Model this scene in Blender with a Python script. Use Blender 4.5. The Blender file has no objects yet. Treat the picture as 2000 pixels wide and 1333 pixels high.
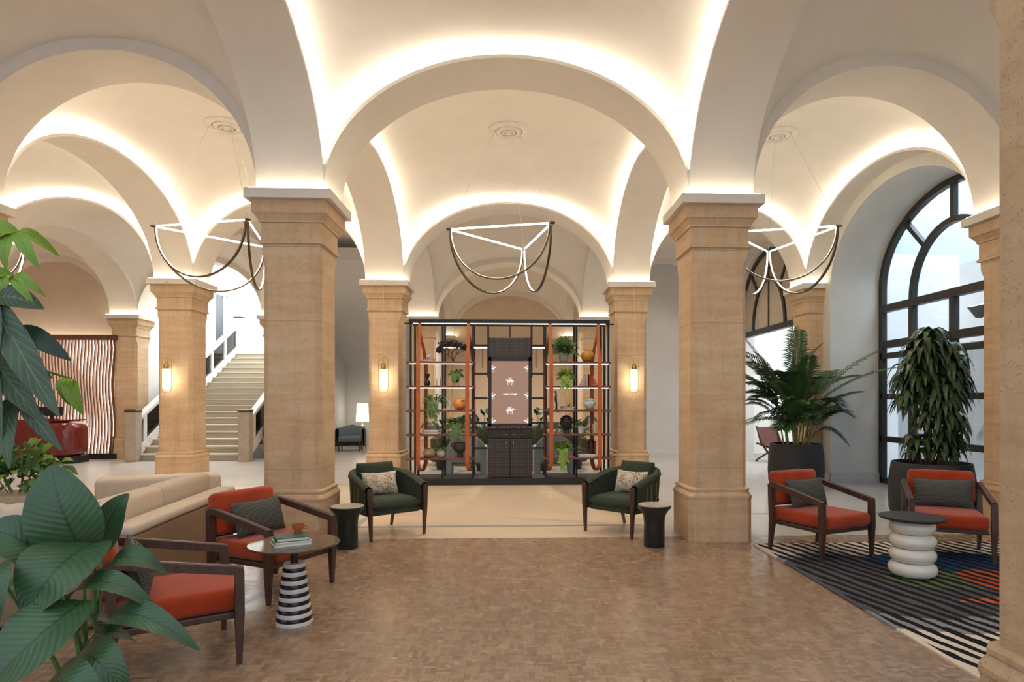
import bpy, bmesh, math, random
from mathutils import Vector, Matrix
random.seed(7)
PI = math.pi
sc = bpy.context.scene
COL = sc.collection
# ------------------------------------------------------------ camera
F_PX, YAW, HOR, SHX, EYE = 1244.5, 0.039, 780.6, 43.4, 1.55
cam_d = bpy.data.cameras.new('camera')
cam_d.sensor_width = 36; cam_d.sensor_fit = 'HORIZONTAL'
cam_d.lens = 36*F_PX/2000
cam_d.shift_x = -SHX/2000
cam_d.shift_y = (HOR-666.5)/2000
cam_d.clip_start = .05
cam = bpy.data.objects.new('camera', cam_d); COL.objects.link(cam)
cam.location = (0, 0, EYE); cam.rotation_euler = (PI/2, 0, -YAW)
sc.camera = cam
# ------------------------------------------------------------ world, exposure
sc.view_settings.view_transform = 'Standard'
sc.view_settings.look = 'None'
sc.view_settings.exposure = 0.80
sc.view_settings.gamma = 1
sc.view_settings.use_curve_mapping = False
W = bpy.data.worlds.new('sky'); sc.world = W; W.use_nodes = True
bgn = W.node_tree.nodes['Background']
bgn.inputs[0].default_value = (.78, .88, 1, 1); bgn.inputs[1].default_value = .8
COVE = 24.0       # cove light strips
def area(name, loc, rot, sx, sy, power, col):
    l = bpy.data.lights.new(name, 'AREA'); l.shape = 'RECTANGLE'; l.size = sx; l.size_y = sy
    l.energy = power; l.color = col
    o = bpy.data.objects.new(name, l); COL.objects.link(o); o.location = loc; o.rotation_euler = rot
    return o
area('stair_skylight', (-8, 21, 6.6), (0, 0, 0), 3.2, 5.5, 330, (.86, .93, 1))
area('court_fill', (8.7, 9.9, 9.5), (0, 0, 0), 3.0, 14, 950, (.84, .92, 1))  # added area lamp overhead, brightens the court wall and bounces into the hall
area('side_room_fill', (8.2, 14.6, 4.2), (0, 0, 0), 2.2, 2.6, 24, (.84, .92, 1))  # added area lamp under the side room ceiling, stands in for daylight
area('entrance_daylight', (0.5, -2.6, 3.0), (-PI/2+.12, 0, 0), 8, 4.2, 130, (.97, .97, 1))
def fill_spot(x, y, power, z=5.5, cone=2.2):  # added spot that brightens a bay from above, without a lamp fitting
    l = bpy.data.lights.new('fill_spot', 'SPOT'); l.energy = power; l.spot_size = cone; l.spot_blend = .9; l.shadow_soft_size = .06; l.color = (1, .88, .74)
    o = bpy.data.objects.new('fill_spot', l); COL.objects.link(o); o.location = (x, y, z)
for x, y, pw in ((-.01, 9.70, 200), (-4.22, 9.70, 170), (4.13, 9.70, 60), (-8.1, 9.70, 150), (-.01, 14.78, 330), (-8.1, 14.78, 170), (-4.22, 14.78, 170), (4.13, 14.78, 130), (-.01, 4.62, 70), (-4.22, 4.62, 60), (4.13, 4.62, 75), (-12, 14.78, 150)): fill_spot(x, y, pw)
fill_spot(0, 19.0, 520, 5.2); fill_spot(-3.9, 19.0, 60, 3.2)
try:
    sc.cycles.use_denoising = True
    sc.cycles.max_bounces = 8
    sc.cycles.diffuse_bounces = 5
    sc.cycles.sample_clamp_indirect = 6
    sc.cycles.caustics_reflective = False; sc.cycles.caustics_refractive = False
except Exception:
    pass

# ------------------------------------------------------------ materials
MATS = {}
class NT:
    def __init__(s, name):
        s.m = bpy.data.materials.new(name); s.m.use_nodes = True
        s.t = s.m.node_tree; s.b = s.t.nodes['Principled BSDF']; s.out = s.t.nodes['Material Output']
        s.tc = None
    def n(s, typ, **kw):
        nd = s.t.nodes.new(typ)
        for k, v in kw.items(): setattr(nd, k, v)
        return nd
    def l(s, a, b): s.t.links.new(a, b)
    def co(s, kind='Object', scale=(1, 1, 1), rot=(0, 0, 0), loc=(0, 0, 0)):
        if s.tc is None: s.tc = s.n('ShaderNodeTexCoord')
        mp = s.n('ShaderNodeMapping'); mp.inputs['Scale'].default_value = scale; mp.inputs['Rotation'].default_value = rot; mp.inputs['Location'].default_value = loc
        s.l(s.tc.outputs[kind], mp.inputs[0]); return mp.outputs[0]
    def noise(s, co, scale, detail=4, rough=.55, dist=0):
        nz = s.n('ShaderNodeTexNoise'); nz.inputs['Scale'].default_value = scale
        nz.inputs['Detail'].default_value = detail; nz.inputs['Roughness'].default_value = rough
        nz.inputs['Distortion'].default_value = dist
        s.l(co, nz.inputs['Vector']); return nz.outputs['Fac']
    def ramp(s, fac, stops, interp='LINEAR'):
        r = s.n('ShaderNodeValToRGB'); cr = r.color_ramp; cr.interpolation = interp
        while len(cr.elements) < len(stops): cr.elements.new(.5)
        for e, (p, c) in zip(cr.elements, stops):
            e.position = p; e.color = tuple(c)+(1,) if len(c) == 3 else c
        s.l(fac, r.inputs[0]); return r.outputs[0]
    def math(s, op, a, b=None, c=None, clamp=False):
        m = s.n('ShaderNodeMath', operation=op); m.use_clamp = clamp
        for i, v in enumerate((a, b, c)):
            if v is None: continue
            if isinstance(v, (int, float)): m.inputs[i].default_value = v
            else: s.l(v, m.inputs[i])
        return m.outputs[0]
    def mix(s, fac, a, b, blend='MIX'):
        m = s.n('ShaderNodeMix', data_type='RGBA', blend_type=blend)
        for idx, v in ((0, fac), (6, a), (7, b)):
            if isinstance(v, (int, float)): m.inputs[idx].default_value = v
            elif isinstance(v, tuple): m.inputs[idx].default_value = tuple(v)+(1,) if len(v) == 3 else v
            else: s.l(v, m.inputs[idx])
        return m.outputs[2]
    def bump(s, h, strength=.2, dist=.01):
        b = s.n('ShaderNodeBump'); b.inputs['Strength'].default_value = strength; b.inputs['Distance'].default_value = dist
        s.l(h, b.inputs['Height']); s.l(b.outputs[0], s.b.inputs['Normal'])
    def base(s, c):
        if isinstance(c, tuple): s.b.inputs['Base Color'].default_value = tuple(c)+(1,)
        else: s.l(c, s.b.inputs['Base Color'])
    def setp(s, rough=.5, metal=0, spec=None):
        s.b.inputs['Roughness'].default_value = rough; s.b.inputs['Metallic'].default_value = metal
        if spec is not None: s.b.inputs['Specular IOR Level'].default_value = spec
def P(name, col, col2=None, rough=.55, metal=0, scale=6, stretch=(1, 1, 1), bump=0, bscale=120, spec=None, coat=0, sheen=0):
    if name in MATS: return MATS[name]
    t = NT(name); co = t.co(scale=stretch)
    c2 = col2 or tuple(v*.82 for v in col)
    t.base(t.ramp(t.noise(co, scale), [(.3, c2), (.7, col)]))
    t.setp(rough, metal, spec)
    if bump: t.bump(t.noise(co, bscale, 3), bump, .004)
    if coat: t.b.inputs['Coat Weight'].default_value = coat
    if sheen:
        t.b.inputs['Sheen Weight'].default_value = sheen
    MATS[name] = t.m; return t.m
def EM(name, col, s):
    t = NT(name); t.base((0, 0, 0)); t.b.inputs['Emission Color'].default_value = tuple(col)+(1,)
    t.b.inputs['Emission Strength'].default_value = s; MATS[name] = t.m; return t.m

plaster = P('warm_plaster', (.80, .745, .665), (.755, .70, .615), rough=.9, scale=2.2, bump=.08, bscale=30)
plaster_white = P('white_plaster', (.82, .80, .76), (.78, .76, .72), rough=.9, scale=2)
wall_tan = P('tan_limewash', (.67, .55, .42), (.62, .505, .385), rough=.9, scale=1.6)
wall_gray = P('gray_limewash', (.62, .61, .60), (.57, .56, .55), rough=.9, scale=1.5)
wall_lime = P('niche_limewash', (.74, .73, .69), (.66, .65, .60), rough=.85, scale=1.8, bump=.1, bscale=15)
abacus_m = P('painted_abacus', (.78, .72, .64), (.76, .70, .62), rough=.7)
steel_dark = P('dark_window_metal', (.045, .042, .036), rough=.45, metal=.3)
steel_black = P('blackened_steel', (.022, .022, .024), rough=.4, metal=.6)
brass = P('brass', (.78, .56, .25), rough=.28, metal=1)
bronze = P('dark_bronze', (.14, .10, .065), rough=.35, metal=.9)
walnut = P('walnut', (.085, .042, .028), (.045, .022, .015), rough=.42, scale=5, stretch=(8, 8, 1))
mahog = P('shelf_wood', (.16, .055, .03), (.10, .035, .02), rough=.4, scale=5, stretch=(1, 8, 8))
leather_or = P('orange_leather', (.42, .105, .028), (.34, .08, .02), rough=.5)
velvet_red = P('rust_velvet', (.40, .050, .009), (.30, .033, .006), rough=.8, scale=4, sheen=.25, spec=.15)
green_fab = P('forest_green_fabric', (.040, .055, .035), (.026, .036, .024), rough=.9, scale=30, bump=.3, bscale=300)
green_stone = P('green_black_enamel', (.008, .016, .016), rough=.25)
sofa_cream = P('cream_upholstery', (.66, .56, .44), (.60, .50, .39), rough=.9, scale=60, bump=.2, bscale=300)
sofa_taupe = P('taupe_leather', (.26, .165, .095), (.22, .14, .08), rough=.6, scale=12)
sofa_blue = P('pale_blue_upholstery', (.42, .49, .52), (.36, .43, .46), rough=.9, scale=40)
olive = P('olive_upholstery', (.10, .09, .045), rough=.9)
white_gloss = P('white_ceramic', (.82, .78, .70), (.80, .76, .68), rough=.12, coat=.5)
pot_black = P('matte_black_fibrestone', (.022, .022, .023), (.016, .016, .017), rough=.6, bump=.05)
soil = P('soil', (.05, .03, .018), rough=.95, bump=.8, bscale=60)
black_mat = P('matte_black', (.015, .014, .014), rough=.55)
desk_red = P('oxblood_lacquer', (.17, .018, .012), (.13, .012, .009), rough=.22, coat=.4)
terracotta = P('terracotta', (.48, .20, .11), rough=.8)
concrete_pot = P('pale_gray_ceramic', (.42, .42, .41), rough=.6)
mustard = P('mustard_glaze', (.50, .24, .03), (.32, .14, .015), rough=.2, scale=14)
orange_gl = P('orange_ceramic', (.72, .29, .07), rough=.55)
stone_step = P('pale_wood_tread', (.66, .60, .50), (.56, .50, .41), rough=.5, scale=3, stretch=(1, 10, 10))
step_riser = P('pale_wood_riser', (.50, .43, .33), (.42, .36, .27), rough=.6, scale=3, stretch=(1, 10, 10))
rail_white = P('white_painted_balustrade', (.78, .78, .76), rough=.5)
newel_m = P('greige_newel_stone', (.46, .38, .29), rough=.7)
book_w = P('white_paper', (.78, .76, .70), rough=.7)
book_r = P('red_book_cloth', (.55, .03, .02), rough=.6)
book_t = P('tan_book_cloth', (.55, .42, .30), rough=.7)
book_b = P('blue_book_cloth', (.25, .35, .50), rough=.6)
book_g = P('green_book_cloth', (.08, .13, .09), rough=.6)
amber = P('amber_glass', (.42, .12, .03), rough=.1)
palm_cane = P('yellow_green_cane', (.42, .36, .07), (.22, .26, .05), rough=.5, scale=3, stretch=(1, 1, 6))
bark = P('brown_bark', (.12, .08, .045), rough=.9)
led = EM('cove_led', (1, .92, .79), COVE)
led2 = EM('abacus_led', (1, .87, .68), COVE*.5)
led_sh = EM('shelf_led', (1, .90, .74), 2.6)
led_p = EM('pendant_led', (1, .88, .68), 6)
glow_bulb = EM('frosted_lamp_glow', (1, .84, .60), 7)
lamp_lit = EM('lit_lamp_shade', (1, .90, .72), 2.2)
slat_led = EM('slat_wall_led', (1, .84, .68), 3.2)

def stone_mat(name, c1, c2, c3, pit=0, sc_=1.0, joints=True):
    t = NT(name); co = t.co()
    big = t.noise(co, 1.1*sc_, 5, .6, .3); fine = t.noise(co, 22*sc_, 5, .65)
    bands = t.noise(t.co(scale=(1, 1, 7)), 1.2, 4, .6, .5)
    c = t.ramp(big, [(.3, c2), (.5, c1), (.72, c3)])
    c = t.mix(.45, c, t.ramp(bands, [(.35, c2), (.65, c3)]))
    c = t.mix(t.ramp(fine, [(.32, (.28, .28, .28)), (.5, (0, 0, 0))]), c, tuple(v*.72 for v in c2))
    ver = t.noise(t.co(scale=(6, 6, .5)), 1.6, 4, .6)
    c = t.mix(t.ramp(ver, [(.5, (0, 0, 0)), (.75, (.35, .35, .35))]), c, tuple(v*.7 for v in c2))
    if joints:
        sx = t.n('ShaderNodeSeparateXYZ'); t.l(t.co(), sx.inputs[0])
        fr = t.math('FRACT', t.math('MULTIPLY', t.math('ADD', sx.outputs[2], .78), 1/.79))
        ln = t.math('LESS_THAN', fr, .010)
        c = t.mix(t.math('MULTIPLY', ln, .45), c, tuple(v*.55 for v in c2))
    if pit:
        v = t.n('ShaderNodeTexVoronoi'); v.inputs['Scale'].default_value = 55; t.l(co, v.inputs['Vector'])
        m = t.ramp(t.math('ADD', v.outputs['Distance'], t.math('MULTIPLY', t.noise(co, 9, 3), .5)), [(.36, (1, 1, 1)), (.46, (0, 0, 0))])
        c = t.mix(t.math('MULTIPLY', m, .6), c, tuple(v_*.45 for v_ in c2))
    t.base(c); t.setp(.75)
    t.bump(t.math('ADD', fine, t.math('MULTIPLY', big, .6)), .35 if pit else .2, .01)
    return t.m
stone = stone_mat('warm_limestone', (.60, .415, .245), (.49, .32, .175), (.70, .535, .365))
stone_near = stone_mat('pitted_sandstone', (.52, .37, .22), (.42, .29, .165), (.60, .44, .29), pit=1, joints=False)

def brick_floor():
    t = NT('end_grain_parquet'); co = t.co(loc=(0, 0, .05))
    br = t.n('ShaderNodeTexBrick'); t.l(co, br.inputs['Vector'])
    br.inputs['Scale'].default_value = 1; br.inputs['Brick Width'].default_value = .084; br.inputs['Row Height'].default_value = .028
    br.inputs['Mortar Size'].default_value = .0012; br.inputs['Mortar Smooth'].default_value = .2; br.inputs['Bias'].default_value = 0
    br.inputs['Color1'].default_value = (.19, .115, .066, 1); br.inputs['Color2'].default_value = (.43, .30, .20, 1)
    br.inputs['Mortar'].default_value = (.13, .08, .05, 1)
    b2 = t.n('ShaderNodeTexBrick'); t.l(t.co(rot=(0, 0, PI/2), loc=(0, 0, .05)), b2.inputs['Vector'])
    for k, v in (('Scale', 1), ('Brick Width', .084), ('Row Height', .028), ('Mortar Size', .0012)): b2.inputs[k].default_value = v
    b2.inputs['Color1'].default_value = (.19, .115, .065, 1); b2.inputs['Color2'].default_value = (.40, .275, .18, 1); b2.inputs['Mortar'].default_value = (.13, .08, .05, 1)
    ch = t.n('ShaderNodeTexChecker'); ch.inputs['Scale'].default_value = 1/.084; br.offset = 0; b2.offset = 0; t.l(co, ch.inputs['Vector'])
    c = t.mix(ch.outputs['Fac'], br.outputs['Color'], b2.outputs['Color'])
    c = t.mix(.35, c, t.ramp(t.noise(co, 30, 3), [(.3, (.2, .125, .08)), (.7, (.40, .28, .19))]))
    t.base(c); t.setp(.30)
    t.l(t.ramp(t.noise(co, 8, 4), [(.3, (.17,)*3), (.7, (.32,)*3)]), t.b.inputs['Roughness'])
    t.bump(t.noise(co, 40, 2), .04, .003)
    return t.m
parquet = brick_floor()
def plank_mat(name, c1, c2, rough=.35, w=1.2, h=.16, rot=0, mortar=.0015):
    t = NT(name); co = t.co(rot=(0, 0, rot))
    br = t.n('ShaderNodeTexBrick'); t.l(co, br.inputs['Vector'])
    for k, v in (('Scale', 1), ('Brick Width', w), ('Row Height', h), ('Mortar Size', mortar)): br.inputs[k].default_value = v
    br.inputs['Color1'].default_value = c1+(1,); br.inputs['Color2'].default_value = c2+(1,); br.inputs['Mortar'].default_value = tuple(v*.8 for v in c2)+(1,)
    c = t.mix(.25, br.outputs['Color'], t.ramp(t.noise(co, 9, 5), [(.3, c2), (.7, c1)]))
    t.base(c); t.setp(rough); return t.m
floor_pale = plank_mat('pale_greige_floor', (.50, .475, .45), (.455, .435, .415), .28)
floor_beige = plank_mat('beige_stone_floor', (.68, .55, .41), (.65, .52, .385), .3, 1.4, .7)
floor_gray = P('gray_stone_inlay', (.34, .33, .31), rough=.35)

def rug_mat():
    t = NT('striped_rug'); co = t.co()
    sx = t.n('ShaderNodeSeparateXYZ'); t.l(co, sx.inputs[0]); X, Y = sx.outputs[0], sx.outputs[1]
    nz = t.noise(t.co(scale=(1, .45, 1)), 3.2, 2)
    nz2 = t.noise(t.co(scale=(2.4, .8, 1)), 6.5, 1)
    u = t.math('ADD', t.math('MULTIPLY', X, math.cos(.253)/.118), t.math('MULTIPLY', Y, math.sin(.253)/.118))
    u = t.math('ADD', u, t.math('MULTIPLY', nz, 1.1)); fr = t.math('FRACT', u)
    st = t.math('LESS_THAN', fr, t.math('ADD', .28, t.math('MULTIPLY', nz2, .45)))
    def blob(cx, cy, rx, ry, k=.5):
        a = t.math('POWER', t.math('DIVIDE', t.math('SUBTRACT', X, cx), rx), 2)
        # negative bases break POWER, so square by multiply
        dx = t.math('DIVIDE', t.math('SUBTRACT', X, cx), rx); dy = t.math('DIVIDE', t.math('SUBTRACT', Y, cy), ry)
        d = t.math('ADD', t.math('MULTIPLY', dx, dx), t.math('MULTIPLY', dy, dy))
        d = t.math('ADD', d, t.math('MULTIPLY', t.math('SUBTRACT', nz, .5), k))
        return t.math('LESS_THAN', d, 1)
    c = t.mix(blob(3.1, 5.15, .95, 1.1), (.70, .62, .52), (.24, .24, .26))
    c = t.mix(blob(3.15, 5.25, .80, .92), c, (.085, .082, .095))
    c = t.mix(blob(4.15, 5.85, .75, .42), c, (.012, .05, .14))
    c = t.mix(blob(3.65, 5.30, .42, .30), c, (.12, .16, .07))
    c = t.mix(blob(4.2, 5.22, .34, .38, .2), c, (.42, .085, .03))
    c = t.mix(blob(3.85, 4.72, .42, .07, .3), c, (.55, .12, .04))
    edge = t.math('LESS_THAN', X, 2.625)
    c = t.mix(t.math('MULTIPLY', st, t.math('SUBTRACT', 1, edge)), c, (.012, .013, .016))
    t.base(c); t.setp(.95, spec=.1); t.bump(t.noise(co, 400, 2), .5, .004); return t.m
rug_m = rug_mat()

def leaf_mat(name, c1, c2, vein, nv=9, slant=3.0, rough=.38, vw=.16, spec=.5):
    t = NT(name); tc = t.n('ShaderNodeTexCoord'); sx = t.n('ShaderNodeSeparateXYZ'); t.l(tc.outputs['UV'], sx.inputs[0])
    au = t.math('ABSOLUTE', t.math('SUBTRACT', sx.outputs[0], .5))
    ph = t.math('SUBTRACT', t.math('MULTIPLY', sx.outputs[1], nv), t.math('MULTIPLY', au, slant))
    fr = t.math('FRACT', ph); tri = t.math('ABSOLUTE', t.math('SUBTRACT', fr, .5))
    side = t.ramp(tri, [(0, (1, 1, 1)), (vw, (0, 0, 0))])
    mid = t.ramp(au, [(.0, (1, 1, 1)), (.035, (0, 0, 0))])
    c = t.ramp(t.noise(tc.outputs['Object'] if False else t.co(), 7, 3), [(.3, c2), (.7, c1)])
    c = t.mix(t.math('MULTIPLY', side, .45), c, vein); c = t.mix(mid, c, vein)
    t.base(c); t.setp(rough, spec=spec); t.bump(tri, .3, .005); return t.m
leaf_big = leaf_mat('broad_leaf', (.045, .105, .035), (.022, .062, .026), (.015, .040, .018), 15, 7, vw=.3)
leaf_tree = leaf_mat('gray_green_leaf', (.05, .085, .038), (.026, .05, .026), (.13, .18, .11), 9, 4, .5)
leaf_lime = leaf_mat('bright_green_leaf', (.20, .32, .02), (.13, .24, .015), (.08, .15, .01), 11, 4, .4)
leaf_palm = P('palm_green', (.05, .115, .025), (.022, .055, .014), rough=.45, scale=8)
leaf_drac = leaf_mat('dracaena_leaf', (.04, .085, .022), (.018, .045, .014), (.13, .17, .05), 1, 0, .35, .12)
leaf_small = P('small_leaf_green', (.10, .20, .045), (.035, .085, .02), rough=.5, scale=25)
leaf_light = P('fresh_leaf_green', (.22, .36, .05), (.10, .22, .03), rough=.5, scale=25)
leaf_dark = P('deep_green_leaf', (.02, .06, .025), (.01, .03, .014), rough=.4, scale=12)

def glass_mat(name='window_glass', tint=(.92, .96, 1), refl=.12):
    t = NT(name); t.t.nodes.remove(t.b)
    tr = t.n('ShaderNodeBsdfTransparent'); tr.inputs[0].default_value = tint+(1,)
    gl = t.n('ShaderNodeBsdfGlossy'); gl.inputs['Roughness'].default_value = .02
    fz = t.n('ShaderNodeFresnel'); fz.inputs[0].default_value = 1.45
    mx = t.n('ShaderNodeMixShader'); t.l(fz.outputs[0], mx.inputs[0])
    t.l(tr.outputs[0], mx.inputs[1]); t.l(gl.outputs[0], mx.inputs[2]); t.l(mx.outputs[0], t.out.inputs[0]); return t.m
glass = glass_mat()
glass_dark = glass_mat('smoked_glass', (.55, .5, .45))
def pillow_pat():
    t = NT('tribal_print'); co = t.co(kind='UV')
    v = t.n('ShaderNodeTexVoronoi', distance='MANHATTAN'); v.inputs['Scale'].default_value = 6; t.l(t.co(kind='UV', scale=(1.6, 1, 1)), v.inputs['Vector'])
    w = t.n('ShaderNodeTexWave', wave_type='RINGS', rings_direction='SPHERICAL'); w.inputs['Scale'].default_value = 1.6; w.inputs['Distortion'].default_value = 9; w.inputs['Detail'].default_value = 0
    t.l(t.co(kind='UV', scale=(4, 3, 1)), w.inputs['Vector'])
    a = t.ramp(v.outputs['Distance'], [(.17, (1, 1, 1)), (.19, (0, 0, 0))])
    b = t.ramp(w.outputs['Fac'], [(.70, (0, 0, 0)), (.76, (1, 1, 1))])
    m = t.ramp(t.noise(t.co(kind='UV'), 5, 1), [(.47, (0, 0, 0)), (.5, (1, 1, 1))])
    c = t.mix(a, (.66, .56, .42), (.22, .055, .025))
    c = t.mix(t.math('MULTIPLY', b, m), c, (.10, .07, .05))
    t.base(c); t.setp(.9); return t.m
print_m = pillow_pat()
def ribbed():
    t = NT('gray_ribbed_fabric'); co = t.co(kind='UV')
    w = t.n('ShaderNodeTexWave', bands_direction='Y'); w.inputs['Scale'].default_value = 7; w.inputs['Distortion'].default_value = 1.5; w.inputs['Detail'].default_value = 1
    t.l(co, w.inputs['Vector'])
    t.base(t.ramp(w.outputs['Fac'], [(.2, (.035, .038, .035)), (.8, (.115, .12, .105))])); t.setp(.9); t.bump(w.outputs['Fac'], .6, .006); return t.m
ribbed_m = ribbed()
def studs():
    t = NT('studded_black_panel'); co = t.co(scale=(1/.045, 1, 1/.045))
    sx = t.n('ShaderNodeSeparateXYZ'); t.l(co, sx.inputs[0])
    fx = t.math('SUBTRACT', t.math('FRACT', sx.outputs[0]), .5); fz = t.math('SUBTRACT', t.math('FRACT', sx.outputs[2]), .5)
    d = t.math('SQRT', t.math('ADD', t.math('MULTIPLY', fx, fx), t.math('MULTIPLY', fz, fz)))
    t.base(t.ramp(d, [(.10, (.22, .15, .09)), (.16, (.022, .018, .016))])); t.setp(.45); return t.m
stud_m = studs()
def marble():
    t = NT('red_veined_marble'); co = t.co(); n = t.noise(co, 14, 6, .7, 1.5)
    t.base(t.ramp(n, [(.42, (.03, .012, .012)), (.5, (.35, .2, .17)), (.56, (.04, .015, .015))])); t.setp(.15); return t.m
marble_m = marble()
def arcs():
    t = NT('oxblood_arc_relief'); sx = t.n('ShaderNodeSeparateXYZ'); t.l(t.co(), sx.inputs[0])
    w = t.n('ShaderNodeTexWave', wave_type='RINGS', rings_direction='SPHERICAL'); w.inputs['Scale'].default_value = 2.8
    cb = t.n('ShaderNodeCombineXYZ'); t.l(t.math('SUBTRACT', sx.outputs[0], .0), cb.inputs[0]); t.l(t.math('MULTIPLY', sx.outputs[1], .3), cb.inputs[1]); t.l(sx.outputs[2], cb.inputs[2])
    t.l(cb.outputs[0], w.inputs['Vector'])
    t.base((.17, .018, .013)); t.setp(.22); t.b.inputs['Coat Weight'].default_value = .4
    t.bump(w.outputs['Fac'], .3, .012); return t.m
arc_m = arcs()
def woven():
    t = NT('woven_oxblood_leather'); ch = t.n('ShaderNodeTexChecker'); ch.inputs['Scale'].default_value = 26; t.l(t.co(), ch.inputs['Vector'])
    ch.inputs['Color1'].default_value = (.20, .05, .03, 1); ch.inputs['Color2'].default_value = (.05, .02, .015, 1)
    t.base(ch.outputs['Color']); t.setp(.5); return t.m
woven_m = woven()
def screen():
    t = NT('lit_screen'); t.base((0, 0, 0))
    t.b.inputs['Emission Color'].default_value = (.46, .25, .16, 1); t.b.inputs['Emission Strength'].default_value = .42; t.setp(.2); return t.m
screen_m = screen()
screen_w = EM('screen_white', (1, .97, .95), .75)
def bw_jar():
    t = NT('blue_white_porcelain'); co = t.co(); v = t.n('ShaderNodeTexVoronoi'); v.inputs['Scale'].default_value = 22; t.l(co, v.inputs['Vector'])
    t.base(t.ramp(v.outputs['Distance'], [(.18, (.06, .10, .16)), (.3, (.55, .62, .62))])); t.setp(.2); return t.m
jar_m = bw_jar()

# ------------------------------------------------------------ mesh builder
class MB:
    def __init__(s): s.v = []; s.f = []; s.uv = {}; s.M = Matrix.Identity(4)
    def add(s, vs, fs, uvs=None):
        o = len(s.v); s.v += [s.M @ Vector(v) for v in vs]
        for i, f in enumerate(fs):
            s.f.append(tuple(o+k for k in f))
            if uvs is not None: s.uv[len(s.f)-1] = [uvs[k] for k in f]
        return s
    def box(s, c, d, rz=0, rx=0, ry=0, bev=0, seg=2):
        m = Matrix.Translation(c) @ Matrix.Rotation(rz, 4, 'Z') @ Matrix.Rotation(ry, 4, 'Y') @ Matrix.Rotation(rx, 4, 'X')
        x, y, z = d[0]/2, d[1]/2, d[2]/2
        vs = [Vector((a*x, b*y, e*z)) for a in (-1, 1) for b in (-1, 1) for e in (-1, 1)]
        fs = [(0, 1, 3, 2), (4, 6, 7, 5), (0, 4, 5, 1), (2, 3, 7, 6), (0, 2, 6, 4), (1, 5, 7, 3)]
        if bev:
            bm = bmesh.new(); bv = [bm.verts.new(v) for v in vs]; [bm.faces.new([bv[k] for k in f]) for f in fs]
            bmesh.ops.bevel(bm, geom=bm.edges[:], offset=min(bev, min(x, y, z)*.95), segments=seg, profile=.5, affect='EDGES', clamp_overlap=True)
            bm.verts.index_update(); vs = [v.co.copy() for v in bm.verts]; fs = [tuple(v.index for v in f.verts) for f in bm.faces]; bm.free()
        return s.add([m @ v for v in vs], fs)
    def cyl(s, p0, p1, r0, r1=None, n=12, caps=True):
        r1 = r0 if r1 is None else r1
        p0, p1 = Vector(p0), Vector(p1); d = (p1-p0).normalized(); a = d.orthogonal().normalized(); b = d.cross(a)
        vs = []
        for p, r in ((p0, r0), (p1, r1)):
            vs += [p + r*(math.cos(2*PI*i/n)*a + math.sin(2*PI*i/n)*b) for i in range(n)]
        fs = [(i, (i+1) % n, n+(i+1) % n, n+i) for i in range(n)]
        if caps: fs += [tuple(range(n-1, -1, -1)), tuple(range(n, 2*n))]
        return s.add(vs, fs)
    def lathe(s, prof, c=(0, 0, 0), n=32, sq=None):
        vs = []; c = Vector(c)
        for r, z in prof:
            for i in range(n):
                a = 2*PI*i/n; vs.append(c+Vector((r*math.cos(a), r*math.sin(a), z)))
        m = len(prof); fs = [(j*n+i, j*n+(i+1) % n, (j+1)*n+(i+1) % n, (j+1)*n+i) for j in range(m-1) for i in range(n)]
        if prof[0][0] > 1e-6: fs.append(tuple(range(n-1, -1, -1)))
        if prof[-1][0] > 1e-6: fs.append(tuple(range((m-1)*n, m*n)))
        return s.add(vs, fs)
    def oct(s, prof, c=(0, 0, 0)):   # chamfered square rings: (half, chamfer, z)
        vs = []; cx, cy, cz = c
        for h, k, z in prof:
            k = max(k, .0005)
            for x, y in ((h, -h+k), (h, h-k), (h-k, h), (-h+k, h), (-h, h-k), (-h, -h+k), (-h+k, -h), (h-k, -h)): vs.append((cx+x, cy+y, cz+z))
        m = len(prof); fs = [(j*8+i, j*8+(i+1) % 8, (j+1)*8+(i+1) % 8, (j+1)*8+i) for j in range(m-1) for i in range(8)]
        fs += [tuple(range(7, -1, -1)), tuple(range((m-1)*8, m*8))]
        return s.add(vs, fs)
    def tube(s, path, r, n=8, closed=False, flat=None):
        path = [Vector(p) for p in path]; m = len(path); vs = []; up = None
        for i, p in enumerate(path):
            if closed: t = path[(i+1) % m]-path[i-1]
            else: t = path[min(i+1, m-1)]-path[max(i-1, 0)]
            t.normalize()
            if up is None: up = t.orthogonal().normalized()
            up = (up-t*up.dot(t)).normalized(); sd = t.cross(up)
            rr = r[i] if isinstance(r, (list, tuple)) else r
            for k in range(n):
                a = 2*PI*k/n; vs.append(p+rr*(math.cos(a)*up+math.sin(a)*sd))
        e = m if closed else m-1
        fs = [(j*n+i, j*n+(i+1) % n, ((j+1) % m)*n+(i+1) % n, ((j+1) % m)*n+i) for j in range(e) for i in range(n)]
        if not closed: fs += [tuple(range(n-1, -1, -1)), tuple(range((m-1)*n, m*n))]
        return s.add(vs, fs)
    def sweep(s, path, sec, ups, closed=False):   # sec = [(side, up)], ups = up vector per point (or one)
        path = [Vector(p) for p in path]; m = len(path); k = len(sec); vs = []
        for i, p in enumerate(path):
            if closed: t = path[(i+1) % m]-path[i-1]
            else: t = path[min(i+1, m-1)]-path[max(i-1, 0)]
            t.normalize(); u = Vector(ups[i] if isinstance(ups, list) else ups); sd = t.cross(u).normalized(); u2 = sd.cross(t).normalized()
            for a, b in sec: vs.append(p+a*sd+b*u2)
        e = m if closed else m-1
        fs = [(j*k+i, j*k+(i+1) % k, ((j+1) % m)*k+(i+1) % k, ((j+1) % m)*k+i) for j in range(e) for i in range(k)]
        if not closed: fs += [tuple(range(k-1, -1, -1)), tuple(range((m-1)*k, m*k))]
        return s.add(vs, fs)
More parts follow.
